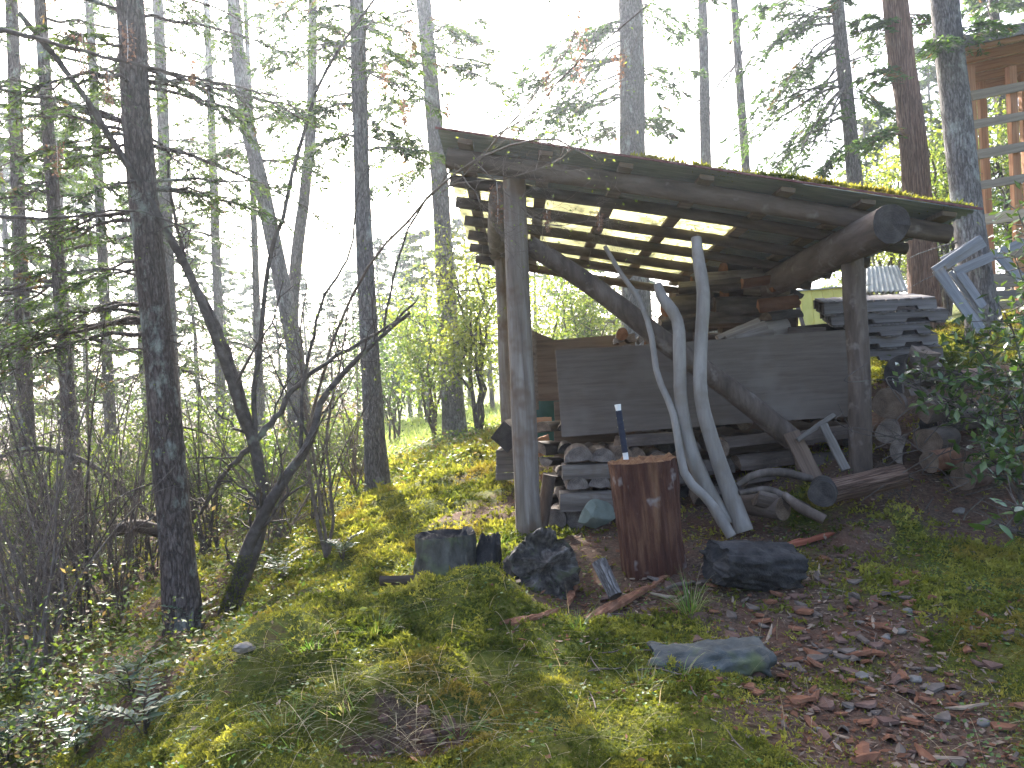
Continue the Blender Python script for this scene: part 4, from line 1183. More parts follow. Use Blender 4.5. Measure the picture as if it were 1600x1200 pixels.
# boxes and timbers behind the left post
t = empty('planter_box', P(808, 752, 7.6), 'low grey plank box behind the shed post', 'box')
bpy.context.view_layer.update()
for i in range(4):
    y = 708 + i * 12
    a = P(776, y + 1, 7.5); b2 = P(838, y - 2, 7.5)
    pbox('plank', (b2 - a).length, 0.03, 0.068, frame((a + b2) / 2, b2 - a), M['grey_plank'], t, 0.004, 0.003, i)
    a2 = P(777, y + 1, 7.52); b3 = P(783, y - 5, 8.4)
    pbox('plank', (b3 - a2).length, 0.03, 0.068, frame((a2 + b3) / 2, b3 - a2), M['grey_plank'], t, 0.004, 0.003, i + 9)
log('squared_timber', P(790, 682, 7.25), P(815, 672, 8.0), 0.105, None, 'square', 'dark_log', 'cut_dark', None, 'dark squared timber offcut tilted on the grey plank box', 'timber', None, 0.75)
board('board', P(840, 700, 7.0), P(858, 692, 7.6), 0.16, 0.02, M['orange_plank'], 'orange-brown board on edge between the post and firewood', tilt=(1, 0, 0.1), seed=5)
board('board', P(836, 660, 7.9), P(862, 659, 7.9), 0.09, 0.03, M['orange_plank'], 'short orange lath lying level behind the shed post', seed=6)
# dark green bin behind
M['green_bin'] = surf('green_bin', [(0.012, 0.05, 0.045), (0.02, 0.075, 0.066), (0.03, 0.10, 0.09)], 3, (1, 1, 1), 0.45, 0.15)
bpos = P(856, 690, 9.9)
bt = empty('green_bin', (bpos.x, bpos.y, gz(bpos.x, bpos.y)), 'dark green plastic bin behind the shed under the brown plywood', 'bin')
a = np.linspace(0, 2 * np.pi, 24, endpoint=False)
def lathe(prof, S=24, sq=0.0):
    a = np.linspace(0, 2 * np.pi, S, endpoint=False)
    V = np.array([[r * math.cos(t_), r * math.sin(t_), z] for r, z in prof for t_ in a])
    n = len(prof)
    k_ = np.arange(n - 1)[:, None] * S; j_ = np.arange(S)[None, :]
    F = np.stack([k_ + j_, k_ + (j_ + 1) % S, k_ + S + (j_ + 1) % S, k_ + S + j_], -1).reshape(-1, 4)
    return (V, F, None, 0)
hb = P(856, 622, 9.9).z - bt.location.z + 0.1
link('body', make_mesh('body', [lathe([(0.0, 0.0), (0.24, 0.0), (0.25, 0.05), (0.28, hb - 0.05), (0.285, hb)])]), M['green_bin'], bt)
link('lid', make_mesh('lid', [lathe([(0.30, hb - 0.03), (0.30, hb + 0.02), (0.24, hb + 0.06), (0.0, hb + 0.07)])]), M['green_bin'], bt)

# ------------------------------------------------------------------ chopping block and wrapped handle
def lump(name, label, cat, base, prof, S=40, seed=0, amp=0.08, fr=5.0, ridge=0.0, nr=9, mat_=None, sq=(1, 1), rotz=0.0, group=None, tilt=(0, 0), smooth=True):
    """irregular solid of revolution with ridges; prof = (radius, height)"""
    V, F, _, _ = lathe(prof, S)
    a_ = np.arctan2(V[:, 1], V[:, 0])
    q = 1 + amp * fbm(V * fr + seed * 7.7, 4, seed) + ridge * np.abs(np.sin(a_ * nr * 0.5 + 1.5 * vnoise(V * 1.5 + seed, seed)))
    V = V.copy()
    V[:, 0] *= q * sq[0]; V[:, 1] *= q * sq[1]
    V[:, 2] += amp * 0.35 * prof[-1][1] * fbm(V * fr * 0.8 + 40 + seed, 3, seed + 3) * (V[:, 2] > prof[-1][1] * 0.6)
    o = link(name, make_mesh(name, [(V, F, None, 0)], smooth), mat_)
    o.location = base
    o.rotation_euler = (tilt[0], tilt[1], rotz)
    tag(o, label, cat, group)
    return o
def rough_solid(name, label, cat, p0, p1, r0, r1, mat_, seed, power=2.0, sq=(1, 1), amp=0.06, crack=0.05, nang=5.0, zs=1.5, n=72, seg=30, twist=0.0, hollow=0.0, endamp=0.03, group=None, fine=0.02, rag=0.0):
    """weathered timber: cracked, uneven sides and ragged ends"""
    p0 = Vector(p0); p1 = Vector(p1)
    L = (p1 - p0).length
    rs = np.random.default_rng(seed)
    a_ = np.linspace(0, 2 * np.pi, n, endpoint=False)
    se = (np.abs(np.cos(a_)) ** power + np.abs(np.sin(a_)) ** power) ** (-1.0 / power)
    rings = []
    for t_ in np.linspace(0, 1, seg):
        rr = (r0 * (1 - t_) + r1 * t_) * se
        rings.append(np.stack([rr * np.cos(a_) * sq[0], rr * np.sin(a_) * sq[1], np.full(n, t_ * L)], 1))
    V = np.array(rings).reshape(-1, 3)
    aa = np.tile(a_, seg); zz = V[:, 2]
    q = np.stack([np.cos(aa) * nang, np.sin(aa) * nang, zz * zs + seed], 1)
    g = np.abs(vnoise(q, seed % 50)); g2 = np.abs(vnoise(q * 2.3 + 9, seed % 50 + 1))
    cr_ = crack * (np.clip(1 - g / 0.22, 0, 1) + 0.6 * np.clip(1 - g2 / 0.2, 0, 1))
    k = 1 + amp * fbm(V * (1.2 / max(r0, 0.02)) * np.array([1, 1, 0.5]) + seed, 3, seed % 40) + fine * fbm(V * np.array([40, 40, 14]) + seed, 3, 7) - cr_
    V[:, :2] *= k[:, None]
    if rag:
        e = vnoise(np.stack([np.cos(aa) * 4, np.sin(aa) * 4, np.full(len(aa), seed * 1.0)], 1), 3)
        V[:, 2] += np.where(zz > L * 0.9, rag * e, np.where(zz < L * 0.1, -rag * e, 0))
    V = V.reshape(seg, n, 3)
    j = np.arange(n); j2 = (j + 1) % n
    k_ = np.arange(seg - 1)[:, None] * n
    F = np.stack([k_ + j[None], k_ + j2[None], k_ + n + j2[None], k_ + n + j[None]], -1).reshape(-1, 4)
    ch = [(V.reshape(-1, 3), F, None, 0)]
    for ring, sgn in ((V[-1], 1), (V[0], -1)):
        c_ = ring.mean(0)
        lay = [ring]
        for f in (0.93, 0.8, 0.62, 0.4, 0.2, 0.02):
            x = c_ + (ring - c_) * f
            nz_ = fbm(np.stack([x[:, 0] * 22, x[:, 1] * 22, np.full(n, seed * 2.0)], 1), 4, 11)
            x = x.copy()
            x[:, 2] = c_[2] * (1 - f) + ring[:, 2] * f + sgn * (endamp * nz_ * min(r0, r1) * 2 - hollow * (1 - f) ** 0.5 * (f < 0.9))
            lay.append(x)
        VV = np.array(lay)
        kk = np.arange(len(lay) - 1)[:, None] * n
        FF = np.stack([kk + j[None], kk + j2[None], kk + n + j2[None], kk + n + j[None]], -1).reshape(-1, 4)
        ch.append((VV.reshape(-1, 3), FF if sgn > 0 else FF[:, ::-1], None, 1))
    me = make_mesh(name, ch)
    mats = mat_ if isinstance(mat_, (list, tuple)) else [mat_, mat_]
    o = link(name, me, mats)
    o.matrix_world = axis_matrix(p0, p1, twist)
    tag(o, label, cat, group)
    return o
cb = G(1022, 888)
sc_ = cb.y / FPX
R_ = 51 * sc_; H_ = 163 * sc_
M['orange_fibre'] = surf('orange_fibre', [(0.07, 0.03, 0.014), (0.17, 0.08, 0.035), (0.27, 0.15, 0.07)], 30, (1, 1, 1), 0.9, 0.9, 60, 0.012)
cbt = cb + Vector((-0.035, 0.0, H_ + 0.02))
rough_solid('chopping_block', 'upright reddish brown weathered wood chopping block', 'chopping block', cb - Vector((0, 0, 0.05)), cbt, R_ * 0.97, R_ * 1.04, [M['weathered_red'], M['orange_fibre']], 17, 2.3, (1, 1), 0.05, 0.07, 6.0, 0.9, 110, 36, fine=0.025, rag=0.006, endamp=0.06)
M['axe_white'] = surf('axe_white', [(0.62, 0.61, 0.56), (0.72, 0.71, 0.66), (0.78, 0.77, 0.73)], 12, (1, 1, 1), 0.5, 0.1)
M['wrap_black'] = surf('wrap_black', [(0.010, 0.012, 0.022), (0.018, 0.021, 0.036), (0.03, 0.034, 0.05)], 20, (1, 1, 1), 0.55, 0.3)
M['wrap_gold'] = surf('wrap_gold', [(0.30, 0.24, 0.08), (0.42, 0.34, 0.13), (0.5, 0.42, 0.2)], 20, (1, 1, 1), 0.5, 0.2)
hy = cb.y + 0.10
h0 = P(981, 735, hy); h1 = P(965, 632, hy)
ht = empty('wrapped_handle', h0, 'white tool handle wrapped in black tape standing on the chopping block', 'handle')
d_ = Vector(h1 - h0); Lh = d_.length
path = np.array([tuple(d_ * s_) for s_ in np.linspace(0, 1, 12)])
V1 = tubes(path[None], np.interp(np.linspace(0, 1, 12), [0, 0.9, 0.95, 1], [0.017, 0.0155, 0.018, 0.020])[None], 14)
capv = np.concatenate([V1[0][-14:], V1[0][-14:].mean(0)[None]])
link('handle_shaft', make_mesh('handle_shaft', [V1, (capv, np.stack([np.arange(14), (np.arange(14) + 1) % 14, np.full(14, 14)], 1), None, 0)]), M['axe_white'], ht)
link('tape_wrap', make_mesh('tape_wrap', [tubes(path[3:11][None], np.full((1, 8), 0.0195), 14)]), M['wrap_black'], ht)
dn = d_.normalized(); e1 = dn.cross(Vector((0, 1, 0))).normalized(); e2 = dn.cross(e1)
for k in range(4):
    th = np.linspace(-0.3, math.pi * 1.0 + 0.2, 12)
    hel = np.array([tuple(d_ * (0.36 + 0.14 * k + 0.05 * (t_ / math.pi - 0.5)) + (e1 * math.cos(t_) + e2 * math.sin(t_)) * -0.0195) for t_ in th])
    link('gold_stripe', make_mesh('gold_stripe', [tubes(hel[None], np.full((1, 12), 0.0028), 5)]), M['wrap_gold'], ht)

# ------------------------------------------------------------------ stumps, chunks, rocks
q = P(697, 890, 5.0); q.z = gz(q.x, q.y); s_ = q.y / FPX
Rr, Hh = 46 * s_, 64 * s_
rough_solid('stump', 'low grey mossy tree stump with a hollow rotten top', 'stump', q - Vector((0, 0, 0.06)), q + Vector((0, 0, Hh + 0.02)), Rr * 1.05, Rr * 0.98, [M['stump_grey'], M['charred']], 23, 2.0, (1, 1), 0.10, 0.02, 3.0, 3.0, 90, 24, hollow=0.06, endamp=0.10, rag=0.004, fine=0.06)
q = P(763, 886, 5.0); q.z = gz(q.x, q.y); s_ = q.y / FPX
rough_solid('charred_chunk', 'small black charred chunk of wood next to the hollow stump', 'wood chunk', q - Vector((0, 0, 0.03)), q + Vector((0.02, 0.03, 46 * s_)), 27 * s_, 16 * s_, M['charred'], 29, 3.0, (1, 0.8), 0.22, 0.12, 4.0, 6.0, 48, 16, endamp=0.25, rag=0.03)
q = P(852, 935, 4.5); q.z = gz(q.x, q.y); s_ = q.y / FPX
M['rotten_face'] = surf('rotten_face', [(0.03, 0.022, 0.018), (0.10, 0.085, 0.072), (0.23, 0.21, 0.185)], 16, (1, 1, 1), 0.9, 1.0, 34, 0.03, patch=((0.11, 0.125, 0.06), 7, 0.55, 0.7))
ctr = q + Vector((0.0, 0.05, 42 * s_))
ax = Vector((0.12, -1.0, 0.42)).normalized()
rough_solid('rotten_round', 'big rotten log round with charred rim tilted on its edge', 'log', ctr - ax * 0.16, ctr + ax * 0.06, 58 * s_, 55 * s_, [M['charred'], M['rotten_face']], 37, 2.6, (1.0, 0.92), 0.16, 0.08, 4.0, 6.0, 84, 16, twist=0.5, endamp=0.16, rag=0.025, fine=0.05)
fwx(936, 878, 962, 932, 4.35, 0.042, 'round', 0, 'grey_bark', 'cut_dark', label='pale birch-like log lying in front of the chopping block', name='birch_log', dY=-0.12)
q = G(1172, 912); s_ = q.y / FPX
a0 = P(1120, 880, q.y - 0.08); b0 = P(1232, 888, q.y + 0.05)
rough_solid('charred_log', 'blocky black charred log lying right of the chopping block', 'log', a0, b0, 33 * s_, 37 * s_, M['charred'], 41, 5.0, (1.1, 0.95), 0.16, 0.10, 4.0, 2.0, 72, 34, endamp=0.14, rag=0.025, fine=0.06, twist=0.35)
q = P(622, 912, 4.75); q.z = gz(q.x, q.y); s_ = q.y / FPX
fwx(594, 908, 658, 908, q.y, 0.045, 'half', 2.6, 'log_bark', 'cut_dark', label='flat dark weathered chunk lying on the moss by the hollow stump', name='wood_chunk', rough=0.2)

def rock(name, label, base, dims, seed, mat_, cat='rock', group=None, rotz=0.0, cuts=3, amp=0.18, parent=None, flat=True, subd=3):
    import bmesh
    bm = bmesh.new()
    bmesh.ops.create_icosphere(bm, subdivisions=subd, radius=1.0)
    rs = np.random.default_rng(seed)
    planes = [(rand_unit(1, rs)[0], rs.uniform(0.55, 0.85)) for _ in range(cuts * 3)]
    for v in bm.verts:
        c_ = np.array(v.co)
        for n_, dd in planes:
            k_ = float(c_ @ n_)
            if k_ > dd:
                c_ = c_ - n_ * (k_ - dd) * 0.9
        v.co = Vector(c_)
    V = np.array([tuple(v.co) for v in bm.verts])
    nz = fbm(V * 2.2 + seed, 4, seed % 60)
    for v, z_ in zip(bm.verts, nz):
        v.co = v.co * (1 + amp * z_)
        v.co = Vector((v.co.x * dims[0], v.co.y * dims[1], v.co.z * dims[2]))
    me = bpy.data.meshes.new(name)
    bm.to_mesh(me); bm.free()
    me.polygons.foreach_set('use_smooth', [not flat] * len(me.polygons))
    o = link(name, me, mat_, parent)
    o.location = base
    o.rotation_euler.z = rotz
    if label:
        tag(o, label, cat, group)
    return o
q = G(1105, 1046)
ra = P(1022, 1034, q.y + 0.08); rb = P(1188, 1026, q.y + 0.06)
rough_solid('flat_rock', 'long flat grey angular rock slab sunk in the moss', 'rock', ra, rb, 0.052, 0.075, M['rock'], 63, 3.0, (2.1, 1.0), 0.30, 0.0, 3.0, 3.0, 40, 26, twist=0.0, endamp=0.35, rag=0.012, fine=0.05)
q = P(930, 806, 5.75)
rock('green_stone', 'pale green faceted stone leaning on the crib stack', q, (0.17, 0.09, 0.12), 21, M['green_stone'], rotz=0.3, cuts=6, amp=0.05)
q = G(382, 1022)
rock('white_stone', 'whitish stone on the mossy bank below the forked shrub', q + Vector((0, 0, 0.03)), (0.05, 0.04, 0.025), 31, M['pebble'], 'stone', cuts=2)
for i, (px, py, w) in enumerate([(662, 1120, 12), (668, 1152, 16), (700, 1140, 18), (600, 1130, 9), (585, 1165, 10), (655, 1185, 12)]):
    q = G(px, py); s_ = q.y / FPX
    rock('stone', 'brown stone exposed in the bare hollow of the bank', q, (w * s_, w * s_ * 0.9, w * s_ * 0.8), 50 + i, M['bark_purple'], 'stone', 'stones in the bare hollow of the bank', cuts=2, flat=False)
for i, (px, py, w, lab) in enumerate([(1500, 800, 11, 'white pebble on the moss near the glossy bush'), (1385, 998, 10, None), (1408, 988, 9, None), (1348, 1058, 12, None), (1430, 1066, 11, None), (1537, 1132, 12, None), (1350, 1180, 12, None), (1278, 1146, 8, None), (1420, 958, 9, None)]):
    q = G(px, py); s_ = q.y / FPX
    rock('pebble', lab or 'grey pebble among the bark chips', q + Vector((0, 0, 0.006)), (w * s_, w * s_ * 0.8, w * s_ * 0.55), 70 + i, M['pebble'], 'pebble', None if lab else 'grey pebbles among the bark chips', cuts=2, flat=False)

# bark slabs and boards on the ground
def slab(name, px0, py0, px1, py1, w, th, mat_, label, cat='bark', group=None, seed=0, lift=0.015, curl=0.3):
    a = G(px0, py0) + Vector((0, 0, lift)); b2 = G(px1, py1) + Vector((0, 0, lift))
    L_ = (b2 - a).length
    r_ = np.random.default_rng(seed)
    n, m_ = 9, 6
    xx = np.linspace(0, L_, n); yy_ = np.linspace(-0.5, 0.5, m_)
    A, B_ = np.meshgrid(xx, yy_)
    wid = w * (0.75 + 0.35 * vnoise(np.stack([A.ravel() * 5 / L_, np.full(A.size, seed * 1.7), np.zeros(A.size)], 1), seed)).reshape(A.shape) * np.where((A < L_ * 0.06) | (A > L_ * 0.94), 0.6, 1)
    top = np.stack([A + 0.03 * L_ * r_.normal(size=A.shape) * ((A < 0.01) | (A > L_ * 0.99)), B_ * wid, curl * w * (0.25 - B_ ** 2) * 2 + 0.004 * r_.normal(size=A.shape)], -1)
    bot = top - np.array([0, 0, th])
    V = np.concatenate([top.reshape(-1, 3), bot.reshape(-1, 3)])
    iv = np.arange(n * m_).reshape(m_, n)
    F1 = np.stack([iv[:-1, :-1], iv[:-1, 1:], iv[1:, 1:], iv[1:, :-1]], -1).reshape(-1, 4)
    edge = list(iv[0]) + list(iv[1:, -1]) + list(iv[-1, ::-1][1:]) + list(iv[::-1, 0][1:-1])
    e = np.array(edge); e2_ = np.roll(e, -1); N_ = n * m_
    F3 = np.stack([e, e + N_, e2_ + N_, e2_], 1)
    o = link(name, make_mesh(name, [(V, np.concatenate([F1, F1[:, ::-1] + N_, F3]), None, 0)], False), mat_)
    o.matrix_world = frame(a, b2 - a)
    tag(o, label, cat, group)
    return o
M['red_board'] = plank_mat('red_board', (0.13, 0.03, 0.018), (0.24, 0.075, 0.04), (0.32, 0.13, 0.08), 0)
slab('bark_strip', 790, 978, 868, 962, 0.06, 0.02, M['bark_red'], 'long reddish bark slab on the moss before the rotten round', seed=3)
slab('bark_strip', 915, 972, 1010, 925, 0.075, 0.02, M['bark_red'], 'long orange-brown bark slab sloping beside the birch-like log', seed=4)
slab('bark_strip', 1005, 928, 1040, 905, 0.05, 0.015, M['bark_red'], 'short bark slab in front of the chopping block', seed=5)
slab('red_board', 1205, 860, 1300, 836, 0.07, 0.025, M['red_board'], 'rotten red board behind the charred log', 'board', seed=6, curl=0.05)
slab('bark_strip', 888, 955, 900, 925, 0.05, 0.015, M['bark_red'], 'upright-curled bark piece right of the rotten round', seed=7, lift=0.04)
stick('fallen_stick', [(848, 998, 3.95), (900, 992, 3.95), (950, 995, 3.92), (975, 1002, 3.9)], [0.012, 0.015, 0.016, 0.012], 'dark stick lying on the moss left of the flat rock', M['bark_grey'], 'stick', seed=21)
stick('fallen_stick', [(1040, 920, 4.4), (1060, 913, 4.45), (1075, 912, 4.5)], [0.010, 0.012, 0.01], 'short grey stick beside the grass tuft', M['bark_grey'], 'stick', seed=22)
# ------------------------------------------------------------------ pallets, slatted frame, yellow box, distant hut
def upd():
    bpy.context.view_layer.update()
def part_board(parent, name, a, b_, w, th, mat_, up=(0, 0, 1), seed=0, wob=0.003):
    a = Vector(a); b_ = Vector(b_)
    return pbox(name, (b_ - a).length, w, th, frame((a + b_) / 2, b_ - a, up), mat_, parent, 0.003, wob, seed)
M['pallet'] = plank_mat('pallet', (0.085, 0.074, 0.068), (0.145, 0.13, 0.122), (0.215, 0.197, 0.187), 0)
M['pallet_dark'] = plank_mat('pallet_dark', (0.06, 0.052, 0.047), (0.115, 0.10, 0.092), (0.17, 0.155, 0.145), 0)

def stringer(parent, a, b_, h, th, mat_, seed):
    """side beam with two fork notches, as an extruded outline"""
    a = Vector(a); b_ = Vector(b_)
    L = (b_ - a).length
    n0 = [0.0, 0.16, 0.19, 0.37, 0.40, 0.60, 0.63, 0.81, 0.84, 1.0]
    top = [(0, h), (L, h)]
    low = [(L, 0), (0.84 * L, 0), (0.82 * L, 0.42 * h), (0.65 * L, 0.42 * h), (0.63 * L, 0), (0.37 * L, 0), (0.35 * L, 0.42 * h), (0.18 * L, 0.42 * h), (0.16 * L, 0), (0, 0)]
    pts = top + low
    V = np.array([[x, -th / 2, z] for x, z in pts] + [[x, th / 2, z] for x, z in pts])
    n = len(pts)
    side = np.array([[i, (i + 1) % n, (i + 1) % n + n, i + n] for i in range(n)])
    # quads for the face: columns between the cuts
    cols_x = [(0, 0.16, 0), (0.18, 0.35, 0.42), (0.37, 0.63, 0), (0.65, 0.82, 0.42), (0.84, 1.0, 0)]
    ch = [(V, side, None, 0)]
    xs = [0, .16, .18, .35, .37, .63, .65, .82, .84, 1.0]
    zs = [0, 0, .42, .42, 0, 0, .42, .42, 0, 0]
    for y, flip in ((-th / 2, False), (th / 2, True)):
        VV = np.array([[x * L, y, z * h] for x, z in zip(xs, zs)] + [[x * L, y, h] for x in xs])
        F = np.array([[i, i + 1, i + 11, i + 10] for i in range(9)])
        ch.append((VV, F[:, ::-1] if flip else F, None, 0))
    return link('stringer', make_mesh('stringer', ch, False), mat_, parent, parent.matrix_world.inverted() @ frame(a, b_ - a))

def pallet(pxl, pyl, pxr, pyr, Y, label, seed, dark, h=0.09, depth=0.95, notch=True):
    a = P(pxl, pyl, Y); b_ = P(pxr, pyr, Y + 0.12)
    t = empty('pallet', a, label, 'pallet')
    upd()
    d = Vector((0.28, depth, 0.12))
    mt = M['pallet_dark'] if dark else M['pallet']
    for k in range(3):
        stringer(t, a + d * (k / 2), b_ + d * (k / 2), h, 0.038, mt, seed)
    n = 9
    for i in range(n):
        f = (i + 0.5) / n
        p = a + (b_ - a) * f
        up = Vector((0, 0, h + 0.009 + 0.002))
        part_board(t, 'deck_board', p + up - d * 0.02, p + up + d * 1.02, 0.095, 0.018, mt, seed=seed * 10 + i)
    for f in (0.06, 0.5, 0.94):
        p = a + (b_ - a) * f
        part_board(t, 'deck_board', p + Vector((0, 0, -0.012)) - d * 0.02, p + Vector((0, 0, -0.012)) + d * 1.02, 0.095, 0.018, mt, seed=seed * 10 + 20)
    return t
pallet(1287, 491, 1462, 482, 7.4, 'top pale grey pallet of the stack behind the right post', 1, False)
pallet(1298, 508, 1480, 500, 7.42, 'second pallet from the top of the stack', 2, True)
pallet(1330, 528, 1452, 520, 7.40, 'third pallet from the top with its fork notch showing', 3, True)
pallet(1320, 546, 1464, 538, 7.45, 'fourth pallet from the top of the stack', 4, False)
pallet(1316, 566, 1472, 558, 7.5, 'lowest pallet of the stack, half hidden by the log heap', 5, True)
# bed of earth and rubble under the pallets is part of the bank; a few sleepers carry the stack
for i in range(2):
    a = P(1325 + i * 110, 590, 7.55); 
    log('sleeper', (a.x, a.y, a.z - 0.02), (a.x + 0.25, a.y + 0.95, a.z + 0.06), 0.075, None, 'square', 'dark_log', 'cut_dark', None, 'dark bearer timber under the pallet stack', 'timber', 'bearer timbers under the pallets', 0.78)

# grey broken frame leaning on the lichen-grey fir
t = empty('broken_frame', P(1540, 512, 8.6), 'grey-blue broken plank frame leaning against the lichen-grey fir', 'frame')
upd()
M['blue_plank'] = plank_mat('blue_plank', (0.12, 0.118, 0.122), (0.20, 0.198, 0.205), (0.28, 0.277, 0.285), 0)
tow = (0.1, -1, 0.1)
for i, (x0, y0, x1, y1, dy, w) in enumerate([(1464, 420, 1532, 516, 0.0, 0.13), (1500, 428, 1536, 480, 0.03, 0.10), (1484, 424, 1536, 498, 0.06, 0.05), (1458, 422, 1530, 372, -0.05, 0.06), (1474, 412, 1536, 376, 0.02, 0.14), (1492, 426, 1600, 378, 0.05, 0.10), (1560, 398, 1600, 440, 0.02, 0.12)]):
    part_board(t, 'plank', P(x0, y0, 8.6 + dy), P(x1, y1, 8.6 + dy), w, 0.025, M['blue_plank'], tow, i)
# slatted raised frame with roof
t = empty('slatted_frame', P(1575, 560, 9.6), 'tall timber frame with horizontal slats and a small plank roof', 'frame')
upd()
YF = 9.4
for i, (x0, y0, x1, y1, w, m_) in enumerate([(1517, 150, 1720, 112, 0.11, 'cream_plank'), (1520, 195, 1720, 160, 0.10, 'cream_plank'), (1526, 242, 1720, 208, 0.11, 'cream_plank'), (1530, 290, 1720, 258, 0.10, 'cream_plank'), (1532, 344, 1720, 318, 0.13, 'new_plank'), (1536, 400, 1720, 380, 0.13, 'cream_plank'),
                                             (1540, 440, 1720, 428, 0.16, 'cream_plank'), (1540, 462, 1720, 452, 0.10, 'grey_plank'), (1542, 478, 1720, 470, 0.10, 'cream_plank')]):
    part_board(t, 'slat', P(x0, y0, YF), P(x1, y1, YF + 0.6), w, 0.025, M[m_], (0, -1, 0.05), 30 + i)
for x0, x1 in ((1537, 1520), (1600, 1585), (1722, 1712)):
    YY = YF + 0.06 + (x0 - 1537) * 0.0032
    part_board(t, 'upright', P(x0, 600, YY), P(x1 - 6, 105, YY), 0.09, 0.09, M['orange_plank'], (0, -1, 0), 50)
    part_board(t, 'upright', P(x0 + 18, 560, YY + 1.6), P(x1 + 12, 118, YY + 1.6), 0.09, 0.09, M['orange_plank'], (0, -1, 0), 51)
# roof: plank deck seen from below, rafters under it
def RP(px, py, Y):
    return P(px, py, Y)
c00 = P(1452, 72, 9.0); c10 = P(1760, 8, 9.5); c01 = P(1516, 132, 11.4); 
ex = (c10 - c00); ey = (c01 - c00)
upn = ex.cross(ey).normalized()
if upn.z < 0:
    upn = -upn
for i in range(12):
    f0 = i / 12 + 0.004; f1 = (i + 1) / 12 - 0.004
    p = c00 + ex * ((f0 + f1) / 2)
    part_board(t, 'roof_board', p, p + ey, ex.length * (f1 - f0), 0.02, M['new_plank'], upn, 60 + i)
for i in range(5):
    f = 0.03 + i * 0.235
    p = c00 + ey * f - upn * 0.07
    part_board(t, 'rafter', p, p + ex, 0.05, 0.11, M['orange_plank'], upn, 80 + i)
p = c00 - upn * 0.03 - ey.normalized() * 0.02
part_board(t, 'fascia', p, p + ex, 0.025, 0.13, M['grey_plank'], upn, 90)

# yellow sheet-covered box and grey roofing sheet
M['yellow_sheet'] = surf('yellow_sheet', [(0.48, 0.46, 0.12), (0.58, 0.55, 0.16), (0.64, 0.61, 0.22)], 4, (1, 1, 1), 0.55, 0.3, 10, 0.01)
M['grey_sheet'] = surf('grey_sheet', [(0.24, 0.25, 0.22), (0.33, 0.34, 0.30), (0.41, 0.42, 0.38)], 5, (1, 1, 1), 0.6, 0.2)
yb = empty('yellow_box', P(1262, 512, 10.5), 'box covered in pale yellow sheeting under a tin lid behind the shed', 'box')
upd()
a = P(1262, 512, 10.5); b_ = P(1345, 504, 10.6); top = P(1250, 455, 10.5).z - a.z
n = 5
for i in range(n):
    p0 = a + (b_ - a) * (i / n + 0.004) + Vector((-0.06, 0, top / 2)); p1 = a + (b_ - a) * ((i + 1) / n - 0.004) + Vector((-0.06, 0, top / 2))
    part_board(yb, 'panel', p0, p1, 0.02, top, M['yellow_sheet'], (0, 0, 1), i, 0.002)
part_board(yb, 'side_panel', a + Vector((-0.05, 0.02, top / 2)), a + Vector((-0.02, 0.9, top / 2)), 0.02, top, M['yellow_sheet'], (0, 0, 1), 7)
part_board(yb, 'corner_board', a + Vector((-0.05, -0.03, -0.05)), a + Vector((-0.17, -0.03, top)), 0.05, 0.03, M['pallet_dark'], (0, -1, 0), 8)
part_board(yb, 'lid', a + Vector((-0.25, 0.42, top + 0.03)), b_ + Vector((0.1, 0.42, top + 0.03)), 0.95, 0.02, M['grey_sheet'], (0, -0.05, 1), 9)
gs = empty('roofing_sheet', P(1385, 452, 10.8), 'grey-green corrugated roofing sheet propped behind the pallets', 'sheet')
q4 = [P(1354, 456, 10.7), P(1419, 454, 10.7), P(1402, 414, 11.3), P(1354, 417, 11.3)]
nu, nv = 40, 6
U, W = np.meshgrid(np.linspace(0, 1, nu), np.linspace(0, 1, nv))
qa = [np.array(p - gs.location) for p in q4]
S_ = (qa[0] * ((1 - U) * (1 - W))[..., None] + qa[1] * (U * (1 - W))[..., None] + qa[2] * (U * W)[..., None] + qa[3] * ((1 - U) * W)[..., None])
S_[..., 2] += 0.008 * np.sin(U * 2 * np.pi * 8); S_[..., 1] -= 0.008 * np.sin(U * 2 * np.pi * 8)
iv = np.arange(nu * nv).reshape(nv, nu)
F = np.stack([iv[:-1, :-1], iv[:-1, 1:], iv[1:, 1:], iv[1:, :-1]], -1).reshape(-1, 4)
link('sheet', make_mesh('sheet', [(S_.reshape(-1, 3), F, None, 0), (S_.reshape(-1, 3) + np.array([0, 0.012, -0.012]), F[:, ::-1], None, 0)]), M['grey_sheet'], gs)
part_board_parent = gs
upd()
part_board(gs, 'prop', P(1358, 452, 10.85), P(1358, 420, 11.4), 0.05, 0.05, M['pallet_dark'], (1, 0, 0), 1)
part_board(gs, 'prop', P(1412, 452, 10.85), P(1402, 420, 11.4), 0.05, 0.05, M['pallet_dark'], (1, 0, 0), 2)

# distant hut seen through the shed
M['hut_wall'] = plank_mat('hut_wall', (0.36, 0.36, 0.22), (0.48, 0.48, 0.32), (0.56, 0.56, 0.40), 2, 12)
YH = 18.0
hb_ = P(955, 560, YH)
ht = empty('distant_hut', (hb_.x, hb_.y, gz(hb_.x, hb_.y)), 'pale greenish hut with an open porch frame far behind the shed', 'hut')
upd()
zg = ht.location.z
for i in range(12):
    a0 = P(908 + i * 8.2, 530, YH); a1 = P(908 + (i + 1) * 8.2 - 0.6, 530, YH)
    ztop = P(940, 497, YH).z
    part_board(ht, 'wall_board', Vector(((a0.x + a1.x) / 2, YH, zg - 0.2)), Vector(((a0.x + a1.x) / 2, YH, ztop)), a1.x - a0.x, 0.03, M['hut_wall'], (0, -1, 0), i)
for px in (914, 926, 960, 990):
    part_board(ht, 'porch_post', Vector((P(px, 530, YH - 0.8).x, YH - 0.8, zg - 0.1)), P(px - 2, 465, YH - 0.8), 0.08, 0.08, M['grey_plank'], (0, -1, 0), px)
